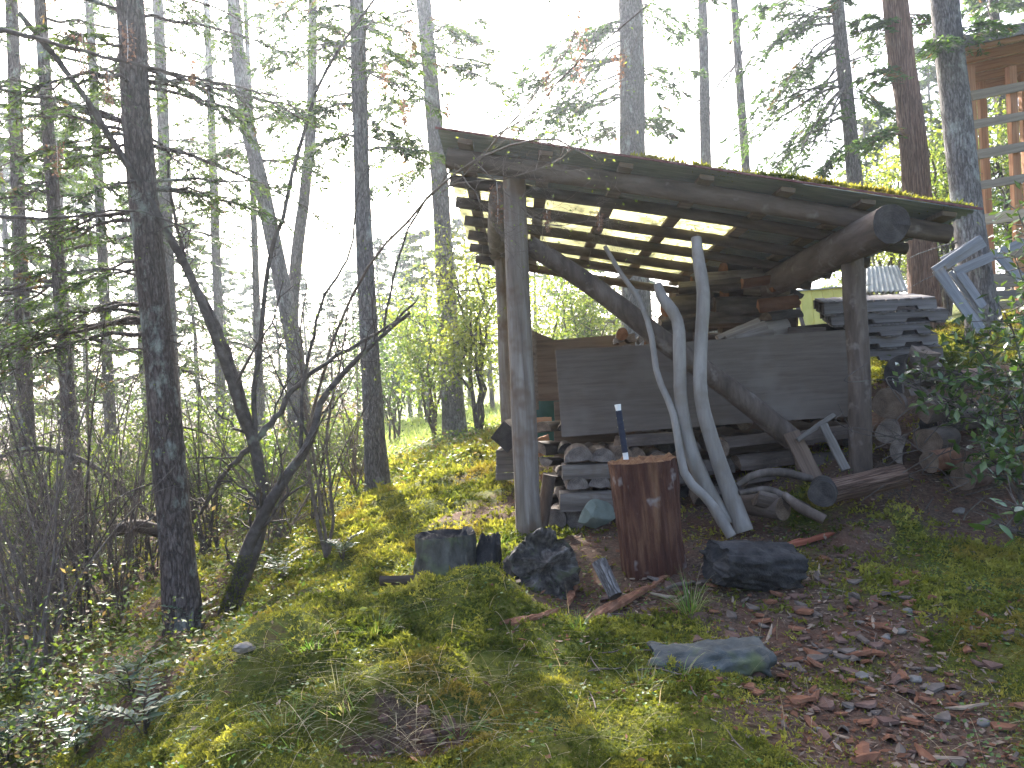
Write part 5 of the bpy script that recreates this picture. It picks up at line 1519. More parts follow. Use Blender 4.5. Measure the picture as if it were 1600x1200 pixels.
part_board(ht, 'beam', P(905, 470, YH - 0.8), P(1005, 462, YH - 0.8), 0.08, 0.12, M['grey_plank'], (0, 0, 1), 1)
part_board(ht, 'beam', P(905, 505, YH - 0.85), P(1005, 497, YH - 0.85), 0.08, 0.1, M['grey_plank'], (0, 0, 1), 2)
part_board(ht, 'gable_rafter', P(905, 472, YH - 0.9), P(985, 425, YH - 0.9), 0.08, 0.12, M['grey_plank'], (0, -1, 0.5), 3)
part_board(ht, 'roof', P(975, 440, YH + 0.9), P(1010, 452, YH + 0.9), 2.4, 0.05, M['grey_sheet'], (0.3, 0, 1), 4)
# row of pale poles at the far edge of the clearing
for i, (x0, y0, x1, y1) in enumerate([(597, 592, 626, 588), (597, 603, 622, 601), (597, 615, 634, 611)]):
    pole('rail', [(x0 - 40, y0 + 3, 24), (x0, y0, 24), (x1, y1, 24), (x1 + 30, y1 - 3, 24)], [0.03, 0.03, 0.03, 0.03], 'pale rail of the far fence in the dark wood beyond the clearing', M['cream_plank'], 'rail', 8, 6, group='pale fence rails beyond the clearing')
for px in (560, 615, 665):
    a = P(px, 585, 24.1)
    pole('fence_post', [(px + 2, 660, 24.1), (px, 610, 24.1), (px, 582, 24.1)], [0.06, 0.055, 0.05], 'dark post of the far fence beyond the clearing', M['twig'], 'post', 6, 8, group='far fence posts beyond the clearing')

# ------------------------------------------------------------------ glossy bush at the right
M['bush_leaf'] = surf('bush_leaf', [(0.025, 0.055, 0.022), (0.045, 0.085, 0.032), (0.075, 0.12, 0.045)], 5, (1, 1, 1), 0.28, 0.15, spec=0.6)
def big_leaf_mesh(L, W, seed):
    r = np.random.default_rng(seed)
    n = 6
    t_ = np.linspace(0, 1, n)
    w_ = W * np.sin(np.pi * t_ ** 0.8) ** 0.8 * 0.5
    w_[0] = 0.004; w_[-1] = 0.002
    x = L * t_
    z = -0.25 * L * t_ ** 2 * r.uniform(0.3, 1.3)
    V = np.concatenate([np.stack([x, -w_, z + 0.12 * w_], 1), np.stack([x, 0 * w_, z], 1), np.stack([x, w_, z + 0.12 * w_], 1)])
    F = []
    for k_ in range(n - 1):
        F += [[k_, k_ + 1, n + k_ + 1, n + k_], [n + k_, n + k_ + 1, 2 * n + k_ + 1, 2 * n + k_]]
    me = make_mesh('leaf', [(V, np.array(F), np.tile(np.array([[0.065, 0.115, 0.035]]) * r.uniform(0.7, 1.5), (len(V), 1)), 0)])
    me.materials.append(M['gloss_leaf'])
    return me
leafm = [big_leaf_mesh(0.105, 0.05, s) for s in range(5)]
def glossy_bush(label, base, stems, seed, nleaf_obj, extra, name='salal_bush', tilt=(0, 0)):
    r = np.random.default_rng(seed)
    t = empty(name, base, label, 'shrub')
    wood = []; spots = []
    org = np.array(base)
    for pts in stems:
        pth = smooth_path([np.array(P(*p)) - org for p in pts], 12)
        wood.append(tubes(pth[None], np.linspace(0.011, 0.004, 12)[None], 6))
        for k_ in range(3, 12):
            for j in range(4):
                d = rand_unit(1, r)[0]; d[2] = abs(d[2]) * 0.6
                e = pth[k_] + d * r.uniform(0.08, 0.3)
                wood.append(tubes(np.stack([pth[k_], (pth[k_] + e) / 2 + r.normal(size=3) * 0.02, e])[None], np.array([[0.004, 0.003, 0.002]]), 4))
                spots.append((e, d)); spots.append(((pth[k_] + e) / 2, d))
    link('stem', make_mesh('stem', wood), M['twig'], t)
    order = r.permutation(len(spots) * 2)
    for c_ in range(nleaf_obj):
        e, d = spots[order[c_ % len(order)] % len(spots)]
        o = bpy.data.objects.new('leaf', leafm[r.integers(0, 5)])
        col.objects.link(o)
        o.parent = t
        o.location = e + r.normal(size=3) * 0.02
        dd = d + r.normal(size=3) * 0.7
        o.rotation_euler = (r.normal() * 0.4, -math.atan2(dd[2], np.hypot(dd[0], dd[1])) * 0.6 + r.normal() * 0.3, math.atan2(dd[1], dd[0]))
        s_ = r.uniform(0.6, 1.15)
        o.scale = (s_, s_, s_)
    n = extra
    if not n:
        return t
    ii = r.integers(0, len(spots), n)
    pos = np.array([spots[i][0] for i in ii]) + r.normal(size=(n, 3)) * 0.06
    d = rand_unit(n, r); nr = norm(rand_unit(n, r) * 0.7 + np.array([0, 0, 1.0]))
    ll = r.uniform(0.05, 0.095, n)
    o = link('foliage', make_mesh('foliage', [leaves(pos, d, nr, ll, ll * 0.5, mixc((0.03, 0.06, 0.02), (0.12, 0.17, 0.045), r.random(n)), 0.12)], False), M['gloss_leaf'], t)
    o['kind'] = 'stuff'
    return t
glossy_bush('glossy dark green evergreen bush with shiny leaves beside the log heap', P(1590, 800, 5.4),
            [[(1600, 790, 5.5), (1560, 680, 5.6), (1500, 610, 5.6), (1440, 580, 5.6)], [(1605, 790, 5.4), (1580, 640, 5.5), (1540, 560, 5.6), (1510, 530, 5.6)], [(1610, 790, 5.5), (1600, 640, 5.6), (1590, 540, 5.7), (1570, 490, 5.7)],
             [(1600, 790, 5.3), (1570, 700, 5.2), (1520, 650, 5.2), (1470, 620, 5.3)], [(1620, 800, 5.3), (1610, 700, 5.2), (1580, 620, 5.2), (1545, 590, 5.2)], [(1640, 800, 5.4), (1640, 640, 5.5), (1625, 540, 5.6), (1600, 470, 5.7)], [(1600, 790, 5.2), (1570, 740, 5.1), (1540, 710, 5.0)],
             [(1660, 800, 5.6), (1650, 620, 5.8), (1620, 420, 6.0), (1590, 330, 6.0)], [(1660, 800, 5.6), (1650, 660, 5.8), (1610, 480, 5.9), (1585, 400, 5.9)]], 401, 240, 1100)
glossy_bush('low blue-green leafy sprig at the edge of the mossy ground below the bush', P(1600, 870, 4.2), [[(1625, 870, 4.2), (1600, 835, 4.2), (1570, 825, 4.2)], [(1630, 870, 4.2), (1605, 810, 4.2), (1590, 790, 4.2)]], 402, 30, 0, 'salal_sprig')
# bare vine stems tangled over the log heap
for i in range(34):
    r = random.Random(600 + i)
    x0, y0 = r.uniform(1400, 1600), r.uniform(600, 780)
    Yv = 5.35 + r.uniform(-0.15, 0.2)
    pts = [(x0, y0, Yv)]
    for k in range(3):
        x0 += r.uniform(-75, 60); y0 += r.uniform(-45, 40)
        pts.append((x0, y0, Yv + r.uniform(-0.1, 0.1)))
    pole('vine_stem', pts, [0.004, 0.0035, 0.0025], 'thin bare vine stem tangled over the log heap under the glossy bush', M['twig'], 'vine', 14, 5, group='bare vines over the log heap', seed=i)
# ------------------------------------------------------------------ bare shrubs
def pix_stem(pts, n=16):
    return smooth_path([P(*p) for p in pts], n)
def twiggy(paths, radii, r, nside=8, ln=(0.2, 0.6), sub=3, S=5, up=0.3, rad=0.35):
    """side twigs and sub twigs on main stems; returns chunks"""
    ch = []
    st, dr, LL, R = [], [], [], []
    for pth, rr in zip(paths, radii):
        n = len(pth)
        tan = norm(np.gradient(pth, axis=0))
        for j in range(nside):
            k = r.integers(int(n * 0.2), n)
            d = tan[k] * 0.7 + rand_unit(1, r)[0] * 0.8
            d[2] += up
            st.append(pth[k]); dr.append(norm(d)); LL.append(r.uniform(*ln)); R.append(max(0.0018, rr[k] * rad))
    if not st:
        return ch
    st = np.array(st); dr = np.array(dr); LL = np.array(LL); R = np.array(R)
    m = 7
    s = np.linspace(0, 1, m)
    bendv = rand_unit(len(st), r) * 0.25
    pt = st[:, None, :] + dr[:, None, :] * (LL[:, None] * s)[..., None] + bendv[:, None, :] * (LL[:, None] * s ** 2)[..., None]
    pt += r.normal(size=pt.shape) * 0.012 * (s > 0)[None, :, None]
    ch.append(tubes(pt, R[:, None] * (1 - 0.75 * s)[None], 4))
    if sub:
        i = np.repeat(np.arange(len(st)), sub)
        k = r.integers(1, m - 1, len(i))
        s0 = pt[i, k]
        d = norm(dr[i] * 0.6 + rand_unit(len(i), r) * 0.8)
        l2 = LL[i] * r.uniform(0.2, 0.55, len(i))
        s3 = np.linspace(0, 1, 4)
        p2 = s0[:, None, :] + d[:, None, :] * (l2[:, None] * s3)[..., None]
        p2 += r.normal(size=p2.shape) * 0.008 * (s3 > 0)[None, :, None]
        ch.append(tubes(p2, (R[i] * 0.55)[:, None] * (1 - 0.7 * s3)[None], 3))
        ch_tips.extend(list(p2[:, -1]))
    ch_tips.extend(list(pt[:, -1]))
    return ch
ch_tips = []
def shrub_from(name, label, stems, seed, mat_='twig', nside=8, ln=(0.2, 0.6), sub=3, group=None, buds=0, budcol=(LITG, YELG), cat='shrub', heads=(), up=0.3):
    """stems: list of (pix path, r0, r1)"""
    r = np.random.default_rng(seed)
    base = P(*stems[0][0][0])
    t = empty(name, base, label, cat, group)
    org = np.array(base)
    paths, rads, ch = [], [], []
    ch_tips.clear()
    for pts, r0, r1 in stems:
        p = pix_stem(pts, 22) - org
        p[1:] += r.normal(size=(21, 3)) * 0.006
        rr = np.linspace(r0, r1, 22)
        paths.append(p); rads.append(rr)
        ch.append(tubes(p[None], rr[None], 8))
    ch += twiggy(paths, rads, r, nside, ln, sub, up=up)
    link('stem', make_mesh('stem', ch), M[mat_], t)
    tips = np.array(ch_tips) if ch_tips else np.zeros((0, 3))
    if buds and len(tips):
        n = buds
        ii = r.integers(0, len(tips), n)
        pos = tips[ii] + r.normal(size=(n, 3)) * 0.03
        ll = r.uniform(0.012, 0.03, n)
        link('young_leaf', make_mesh('young_leaf', [leaves(pos, rand_unit(n, r), rand_unit(n, r), ll, ll * 0.6, mixc(budcol[0], budcol[1], r.random(n)), 0.1)], False), M['leaf'], t)['kind'] = 'stuff'
    for px, py, Y, w, h in heads:
        c = np.array(P(px, py, Y)) - org
        sc_ = Y / FPX
        n = 110
        z = r.random(n)
        pos = np.stack([c[0] + r.normal(size=n) * w * sc_ * 0.28 * (1.1 - z * 0.7), c[1] + r.normal(size=n) * w * sc_ * 0.28, c[2] + (0.5 - z) * h * sc_], 1)
        d = rand_unit(n, r); d[:, 2] -= 0.8
        ll = r.uniform(0.012, 0.028, n)
        hd = [leaves(pos, d, rand_unit(n, r), ll, ll * 0.55, mixc((0.16, 0.09, 0.06), (0.30, 0.20, 0.15), r.random(n)), 0.1)]
        stalk = smooth_path([c + np.array([0, 0, 0.55 * h * sc_]), c, c - np.array([0.01, 0, 0.5 * h * sc_])], 6)
        o = link('seed_head', make_mesh('seed_head', hd + [tubes(stalk[None], np.full((1, 6), 0.002), 4)], False), M['dry_leaf'], t)
        o['kind'] = 'stuff'
    return t
shrub_from('forked_shrub', 'forked bare shrub with crossing dark stems growing from the bank edge', [
    ([(342, 990, 6.0), (362, 930, 6.0), (395, 840, 6.0), (435, 765, 6.0), (485, 690, 6.05), (500, 630, 6.1), (560, 558, 6.1), (640, 488, 6.2)], 0.062, 0.012),
    ([(352, 990, 6.02), (372, 925, 6.02), (402, 850, 6.05), (410, 770, 6.1), (395, 692, 6.1), (372, 630, 6.0), (345, 545, 5.9), (305, 450, 5.8), (255, 350, 5.7), (205, 270, 5.6), (130, 150, 5.4), (30, 20, 5.2)], 0.058, 0.018),
    ([(396, 690, 6.1), (385, 640, 6.1), (355, 545, 6.1), (330, 490, 6.1), (292, 418, 6.1), (272, 340, 6.1), (262, 250, 6.1)], 0.03, 0.010),
    ([(398, 688, 6.1), (432, 650, 6.15), (462, 605, 6.2), (520, 560, 6.3), (600, 515, 6.4), (650, 470, 6.5)], 0.028, 0.008),
    ([(394, 695, 6.1), (345, 748, 6.2), (312, 805, 6.3)], 0.024, 0.012),
    ([(398, 680, 6.1), (396, 620, 6.1), (408, 520, 6.1), (420, 410, 6.1), (445, 320, 6.1), (470, 225, 6.1), (508, 112, 6.1), (580, 8, 6.1), (620, -60, 6.1)], 0.022, 0.010),
    ([(600, 520, 6.15), (608, 470, 6.15), (622, 405, 6.15), (650, 335, 6.1), (690, 285, 6.0), (735, 235, 5.9), (830, 180, 5.6), (880, 120, 5.4), (1010, 10, 5.1)], 0.010, 0.005),
    ([(470, 700, 6.05), (476, 590, 6.1), (505, 470, 6.1), (545, 395, 6.1), (560, 300, 6.1)], 0.016, 0.006)], 501, 'twig', 9, (0.25, 0.8), 4, buds=900, budcol=((0.09, 0.13, 0.04), (0.2, 0.24, 0.07)))
shrub_from('ocean_spray', 'arching bare shrub with brown dried flower sprays hanging before the roof corner', [
    ([(512, 885, 7.0), (495, 800, 7.0), (480, 700, 6.9), (500, 600, 6.6), (560, 440, 6.2), (640, 340, 5.6), (740, 250, 5.1), (850, 215, 4.8), (930, 250, 4.7)], 0.018, 0.004),
    ([(515, 885, 7.0), (500, 780, 7.0), (478, 640, 6.9), (470, 540, 6.8), (480, 430, 6.8)], 0.016, 0.006),
    ([(510, 888, 7.02), (520, 800, 7.0), (510, 680, 6.9), (530, 580, 6.9), (545, 480, 6.9)], 0.016, 0.006),
    ([(740, 250, 5.1), (790, 300, 5.0), (850, 350, 4.95), (930, 345, 4.9)], 0.005, 0.002), ([(720, 270, 5.15), (760, 330, 5.1), (800, 400, 5.05)], 0.005, 0.002), ([(690, 300, 5.3), (740, 260, 5.2), (800, 190, 5.0), (880, 90, 4.8), (905, 30, 4.8)], 0.006, 0.003),
    ([(700, 290, 5.3), (820, 270, 5.0), (900, 230, 4.9), (960, 130, 4.9)], 0.005, 0.002)], 502, 'dry_twig', 26, (0.12, 0.5), 5, buds=380,
    heads=[(778, 318, 5.1, 22, 62), (855, 130, 4.9, 16, 44), (905, 92, 4.85, 34, 70), (968, 105, 4.85, 26, 46), (905, 40, 4.8, 30, 40), (632, 175, 5.4, 12, 46), (640, 60, 5.4, 20, 60), (600, 120, 5.6, 22, 46), (937, 345, 4.9, 10, 26), (700, 170, 5.2, 10, 30), (855, 345, 5.0, 9, 30)])
# dead brown sprays high on the left
shrub_from('hanging_branch', 'overhanging bare branch with brown dried clusters beside the dark slender fir', [
    ([(-60, 40, 4.6), (60, 60, 4.6), (170, 90, 4.6), (300, 120, 4.7), (430, 150, 4.8)], 0.016, 0.005), ([(-60, 330, 4.8), (60, 340, 4.8), (200, 330, 4.9), (330, 370, 5.0)], 0.012, 0.004)], 503, 'twig', 14, (0.2, 0.7), 4,
    heads=[(200, 65, 4.6, 24, 60), (130, 85, 4.6, 22, 60), (170, 135, 4.6, 18, 50), (90, 250, 4.8, 20, 50), (300, 110, 4.7, 14, 36)], up=-0.1)
# bare thickets at the left
rr2 = random.Random(77)
SHR = [(20, 1040, 5.6), (110, 1000, 6.0), (180, 985, 6.3), (60, 930, 7.6), (-30, 950, 6.6), (230, 930, 8.0), (150, 880, 9.0), (330, 900, 8.4), (440, 880, 8.2), (505, 850, 9.0), (560, 800, 10.4), (300, 820, 11.5), (70, 1020, 5.2)]
labs = ['closest bare shrub of the thicket with leaning stems', 'bare many-stemmed shrub next to the dark slender fir', 'tall bare shrub whose stems cross the dark slender fir', 'bare grey shrub behind the first thicket row', 'spreading bare shrub under the low fir boughs', 'bare shrub standing in the leafy understory',
        'thin bare shrub deep in the understory', 'bare shrub behind the dark slender fir base', 'bare shrub right behind the forked shrub base', 'bare shrub between the forked shrub and the straight fir', 'brown twiggy shrub around the straight fir foot', 'far bare shrub in the bright understory', 'low bare shrub with pale fine twigs at the slope foot']
for i, (px, py, Y) in enumerate(SHR):
    q = P(px, py, Y)
    g = gz(q.x, Y)
    stems = []
    for k in range(14 if Y < 9 else 10):
        h = rr2.uniform(0.9, 2.6) * (1.15 if Y < 7 else 1.0)
        lx = rr2.uniform(-0.9, 0.75); ly = rr2.uniform(-0.6, 0.6)
        def pp(f, bow):
            return (q.x + lx * f ** 1.5 + bow, Y + ly * f ** 1.3, g + h * f * (1 - 0.12 * f))
        b1 = rr2.uniform(-0.12, 0.12)
        stems.append([(q.x + rr2.uniform(-0.15, 0.15), Y + rr2.uniform(-0.15, 0.15), g - 0.1), pp(0.3, b1), pp(0.65, b1 * 0.5), pp(1.0, 0)])
    r = np.random.default_rng(700 + i)
    base = Vector((q.x, Y, g))
    t = empty('bare_shrub', base, labs[i], 'shrub')
    org = np.array(base)
    paths = [smooth_path(s, 14) - org for s in stems]
    rads = [np.linspace(rr2.uniform(0.007, 0.015), 0.003, 14) for s in stems]
    ch_tips.clear()
    ch = [tubes(np.array([p]), rd[None], 6) for p, rd in zip(paths, rads)]
    ch += twiggy(paths, rads, r, 11, (0.2, 0.75), 5)
    link('stem', make_mesh('stem', ch), M['twig' if i % 2 else 'dry_twig'], t)
    tips = np.array(ch_tips)
    n = 260
    pos = tips[r.integers(0, len(tips), n)] + r.normal(size=(n, 3)) * 0.03
    ll = r.uniform(0.012, 0.03, n)
    link('young_leaf', make_mesh('young_leaf', [leaves(pos, rand_unit(n, r), rand_unit(n, r), ll, ll * 0.6, mixc(LITG, YELG, r.random(n)), 0.1)], False), M['leaf'], t)['kind'] = 'stuff'
# fallen dark logs in the understory
stick('fallen_log', [(175, 830, 6.4), (215, 822, 6.5), (255, 832, 6.6), (300, 845, 6.7)], [0.05, 0.055, 0.05, 0.045], 'dark fallen log lying behind the dark slender fir', M['dark_log'], 'log', seed=31)
stick('fallen_branch', [(-20, 720, 7.5), (60, 700, 7.6), (150, 730, 7.7), (230, 800, 7.8), (290, 850, 7.9)], [0.02, 0.026, 0.026, 0.02], 'long thin fallen branch sloping through the thicket', M['twig'], 'branch', seed=32)
# ------------------------------------------------------------------ moss, grass, litter
def frustum_points(n, y0, y1, r, side=0.70, pad=0.35):
    Y = y0 * (y1 / y0) ** r.random(n)
    X = (r.random(n) * 2 - 1) * (side * Y + pad)
    return X, Y
def gnormal(x, y, e=0.04):
    zx = (ground_z(x + e, y) - ground_z(x - e, y)) / (2 * e)
    zy = (ground_z(x, y + e) - ground_z(x, y - e)) / (2 * e)
    return norm(np.stack([-zx, -zy, np.ones_like(zx)], 1))
def tufts(pos, nrm, size, cols_, r, nb=7, spread=0.9, wid=0.3):
    """little star-shaped moss sprigs made of narrow triangles"""
    N = len(pos)
    d = nrm[:, None, :] * r.uniform(0.35, 1.1, size=(N, nb, 1)) + rand_unit(N * nb, r).reshape(N, nb, 3) * spread
    d = norm(d)
    L = size[:, None, None] * r.uniform(0.5, 1.25, size=(N, nb, 1))
    side = norm(np.cross(d, rand_unit(N * nb, r).reshape(N, nb, 3)))
    b0 = pos[:, None, :] + r.normal(size=(N, nb, 3)) * size[:, None, None] * 0.25
    w = L * wid * 0.5
    V = np.stack([b0 - side * w, b0 + side * w, b0 + d * L], 2).reshape(-1, 3)
    F = np.arange(N * nb * 3).reshape(-1, 3)
    c = cols_[:, None, :] * r.uniform(0.75, 1.25, size=(N, nb, 1))
    return (V, F, np.repeat(c.reshape(-1, 3), 3, axis=0), 0)
M1 = np.array((0.06, 0.078, 0.016)); M2 = np.array((0.165, 0.172, 0.034)); M3 = np.array((0.30, 0.28, 0.065)); M4 = np.array((0.24, 0.17, 0.045))
def moss_cols(x, y, r):
    n1 = fbm(xy3(x, y, 1.6), 3, 51); n2 = fbm(xy3(x, y, 9.0), 3, 52)
    t = np.clip(0.5 + 0.45 * n1 + 0.35 * n2 + 0.12 * r.normal(size=len(x)), 0, 1)
    c = np.where((t < 0.5)[:, None], mixc(M1, M2, t * 2), mixc(M2, M3, (t - 0.5) * 2))
    g = np.clip(fbm(xy3(x, y, 2.3), 3, 57) - 0.35, 0, 0.6)[:, None] * 1.2
    return c * (1 - g) + M4 * g
r = np.random.default_rng(900)
X, Y = frustum_points(325000, 1.9, 12.5, r, 0.78, 0.7)
keep = r.random(len(X)) < moss_amt(X, Y) ** 1.6 * np.clip(1.2 + 0.8 * fbm(xy3(X, Y, 5.0), 3, 61), 0.1, 1)
keep |= r.random(len(X)) < 0.04
X, Y = X[keep], Y[keep]
Z = ground_z(X, Y) + 0.028 * np.clip(fbm(xy3(X, Y, 11.0), 3, 63), -0.4, 1.0) * np.clip(moss_amt(X, Y), 0, 1) + 0.006
nr = gnormal(X, Y)
sz = 0.0135 * r.uniform(0.6, 1.7, len(X)) * np.clip(Y / 3.4, 0.8, 3.2) * np.clip(1 + 0.5 * fbm(xy3(X, Y, 3.0), 2, 71), 0.6, 1.7)
moss = link('moss', make_mesh('moss', [tufts(np.stack([X, Y, Z], 1), nr, sz, moss_cols(X, Y, r), r, 5, 1.5, 0.5)], False), M['moss_leaf'])
tag(moss, 'thick yellow-green moss carpeting the bank and the path edges', None, kind='stuff')

# moss on the shed roof
n = 12000
rx = RX0 + 0.6 + (RX1 - RX0 - 0.6) * r.random(n) ** 0.75; ry = RY0 + 0.035 + (RY1 - RY0 - 0.05) * r.random(n) ** 1.8
kp = fbm(xy3(rx, ry, 2.6), 3, 81) + 0.9 * (rx - 1.1) > 0.0
rx, ry = rx[kp], ry[kp]
rz = roof_z(rx, ry) + 0.03 + 0.022 * np.clip(fbm(xy3(rx, ry, 3.1), 3, 83) + 0.4, 0, 1)
up_ = np.tile(np.array([[0.2, 0, 1.0]]), (len(rx), 1))
rm = link('roof_moss', make_mesh('roof_moss', [tufts(np.stack([rx, ry, rz], 1) - np.array(shed.location), norm(up_), 0.022 * r.uniform(0.6, 1.6, len(rx)), moss_cols(rx, ry, r) * 0.9, r, 6, 0.6, 0.45)], False), M['moss_leaf'], shed)
rm['kind'] = 'stuff'

# moss sleeves on the forked shrub foot and the dark fir root
for (px, py, Yv, w, hgt, lab) in [(350, 960, 5.95, 26, 110, 'moss sleeve round the foot of the forked shrub')]:
    n = 1500
    a_ = r.uniform(0, 6.283, n); h_ = r.random(n)
    c0 = np.array(P(347, 985, 6.0)); c1 = np.array(P(385, 865, 6.0))
    ctr = c0[None] * (1 - h_[:, None]) + c1[None] * h_[:, None]
    rad_ = 0.068 - 0.012 * h_
    out_ = np.stack([np.cos(a_), np.sin(a_), np.zeros(n)], 1)
    o = link('moss_sleeve', make_mesh('moss_sleeve', [tufts(ctr + out_ * rad_[:, None], out_, 0.016 * r.uniform(0.6, 1.5, n) * (1.2 - 0.6 * h_), mixc(M1, M2, r.random(n)), r, 6)], False), M['moss_leaf'])
    tag(o, lab, None, kind='stuff')

# grass tufts
GA, GB = (0.07, 0.14, 0.03), (0.17, 0.24, 0.06)
STRAW = ((0.26, 0.22, 0.13), (0.42, 0.37, 0.25))
def grass_tuft(label, px, py, n, h, seed, lean=(0, 0), straw=0.15, w=0.005, sp=0.05):
    r = np.random.default_rng(seed)
    q = G(px, py)
    a_ = r.uniform(0, 6.283, n); rad_ = sp * np.sqrt(r.random(n))
    pos = np.stack([rad_ * np.cos(a_), rad_ * np.sin(a_), np.full(n, -0.01)], 1)
    d = np.stack([np.cos(a_) * 0.45 + lean[0] + r.normal(size=n) * 0.15, np.sin(a_) * 0.45 + lean[1] + r.normal(size=n) * 0.15, np.full(n, 1.0)], 1)
    out_ = np.stack([np.cos(a_), np.sin(a_), np.zeros(n)], 1)
    c = mixc(GA, GB, r.random(n))
    st = r.random(n) < straw
    c[st] = mixc(STRAW[0], STRAW[1], r.random(st.sum()))
    t = empty('grass_tuft', q, label, 'grass tuft')
    o = link('blade', make_mesh('blade', [blades(pos, d, norm(out_ + 0.01), h * r.uniform(0.4, 1.15, n), np.full(n, w), r.uniform(0.0, 0.8, n), c, 5)]), M['leaf'], t)
    o['kind'] = 'stuff'
grass_tuft('long green grass tuft with straw base beside the chopping block', 1078, 958, 90, 0.26, 1, straw=0.3)
grass_tuft('green grass tuft growing against the rotten round', 845, 925, 50, 0.24, 2)
grass_tuft('thin grass tuft at the bottom of the flat rock', 1065, 1062, 16, 0.16, 3)
grass_tuft('bright short grass clump on the mossy mound', 585, 985, 120, 0.09, 4, sp=0.10, w=0.003)
grass_tuft('grass tuft hanging over the bare hollow', 720, 1150, 30, 0.22, 5, (0.3, -0.5), 0.4)
grass_tuft('grass tuft on the bank crest below the forked shrub', 478, 1010, 60, 0.15, 6, (-0.3, -0.3), 0.2, sp=0.1)
grass_tuft('grass tuft left of the bare hollow', 530, 1105, 50, 0.18, 7, (-0.3, -0.4), 0.3, sp=0.08)
grass_tuft('grass tuft at the lower edge of the bank', 440, 1160, 60, 0.17, 8, (-0.2, -0.4), 0.35, sp=0.1)
grass_tuft('small grass tuft near the shed post foot', 780, 850, 40, 0.14, 9, sp=0.08)
grass_tuft('small grass tuft on the right moss near the path', 1460, 900, 40, 0.08, 10, sp=0.08)
grass_tuft('grass tuft beside the long bark slab', 905, 985, 30, 0.16, 11)
grass_tuft('grass tuft below the left end of the flat rock', 1000, 1075, 24, 0.15, 12)
grass_tuft('grass tuft on the path beyond the hollow stump', 640, 830, 70, 0.14, 13, sp=0.2)

# dry grass straws draped over the bank
r = np.random.default_rng(910)
pp_ = []
for px0, px1, py0, py1, k in [(560, 800, 1040, 1180, 150), (400, 620, 1000, 1180, 90), (800, 1100, 1010, 1190, 70), (1100, 1600, 900, 1190, 60), (250, 450, 980, 1150, 50), (560, 900, 880, 1000, 40)]:
    for _ in range(k):
        pp_.append(G(r.uniform(px0, px1), r.uniform(py0, py1)))
pos = np.array([tuple(p) for p in pp_]); n = len(pos)
d = np.stack([r.normal(size=n) * 0.6, -np.abs(r.normal(size=n)) * 0.5 - 0.05, r.uniform(0.1, 0.8, n)], 1)
nn = norm(np.stack([d[:, 0], d[:, 1], np.zeros(n)], 1) + 1e-3)
o = link('dry_grass', make_mesh('dry_grass', [blades(pos + np.array([0, 0, 0.005]), d, nn, r.uniform(0.10, 0.36, n), np.full(n, 0.0028), r.uniform(0.1, 0.9, n), mixc(STRAW[0], STRAW[1], r.random(n)), 6)]), M['dry_leaf'])
tag(o, 'thin pale straws and dead grass draped over the mossy bank', None, kind='stuff')

# tiny clover-like herbs in the moss
n = 5200
X, Y = frustum_points(n * 3, 2.2, 7.0, r)
kp = (r.random(n * 3) < np.clip(fbm(xy3(X, Y, 1.7), 3, 91) + 0.15, 0, 1)) & (litter_amt(X, Y) < 0.9)
X, Y = X[kp][:n], Y[kp][:n]
n = len(X)
pos = np.stack([X, Y, ground_z(X, Y) + r.uniform(0.008, 0.05, n)], 1)
ll = r.uniform(0.010, 0.026, n)
o = link('herbs', make_mesh('herbs', [leaves(pos, rand_unit(n, r) * np.array([1, 1, 0.35]), norm(rand_unit(n, r) * 0.5 + np.array([0, 0, 1.0])), ll, ll * 0.8, mixc((0.045, 0.10, 0.025), (0.12, 0.20, 0.05), r.random(n)), 0.1)], False), M['leaf'])
tag(o, 'tiny green herb leaves growing through the moss', None, kind='stuff')

# undergrowth leaves on the woodland floor at the left and round the clearing
n = 60000
Y = 3.6 * (17.0 / 3.6) ** r.random(n); X = (r.random(n) * 1.12 - 1.0) * (0.72 * Y + 0.5)
edge = -1.75 - 0.14 * np.maximum(Y - 4.5, 0) * (Y < 9.5) - 1.0 * (Y >= 9.5) - 0.0 * Y
pr = 1.0 / (1.0 + np.exp((X - edge) * 5)) * np.clip(0.45 + 1.1 * fbm(xy3(X, Y, 0.9), 3, 95), 0, 1)
pathside = np.exp(-((X + 1.0 - 0.0 * Y) / 1.1) ** 2) * (Y > 9.5) * (Y < 15.5) * 0.55
kp = r.random(n) < np.maximum(pr, pathside)
X, Y = X[kp], Y[kp]; n = len(X)
hgt = np.abs(r.normal(size=n)) * 0.16 * np.clip(1 + fbm(xy3(X, Y, 1.3), 2, 97), 0.3, 2) * np.clip((edge[kp] - X) * 1.5 + 0.5, 0.3, 1.3)
pos = np.stack([X, Y, ground_z(X, Y) + 0.01 + hgt], 1)
ll = r.uniform(0.025, 0.06, n) * np.clip(Y / 7, 0.8, 1.8)
tt = np.clip(0.5 + 0.4 * fbm(xy3(X, Y, 1.1), 3, 99) + 0.2 * r.normal(size=n), 0, 1)
cc = np.where((tt < 0.5)[:, None], mixc(MIDG, LITG, tt * 2), mixc(LITG, (0.24, 0.25, 0.07), (tt - 0.5) * 2))
dl = r.random(n) < 0.2
cc[dl] = mixc((0.10, 0.06, 0.04), (0.26, 0.18, 0.12), r.random(dl.sum()))
o = link('undergrowth', make_mesh('undergrowth', [leaves(pos, rand_unit(n, r) * np.array([1, 1, 0.5]), norm(rand_unit(n, r) * 0.7 + np.array([0, 0, 0.9])), ll, ll * 0.55, cc, 0.12)], False), M['leaf'])
tag(o, 'low leafy ground cover on the woodland floor', None, kind='stuff')

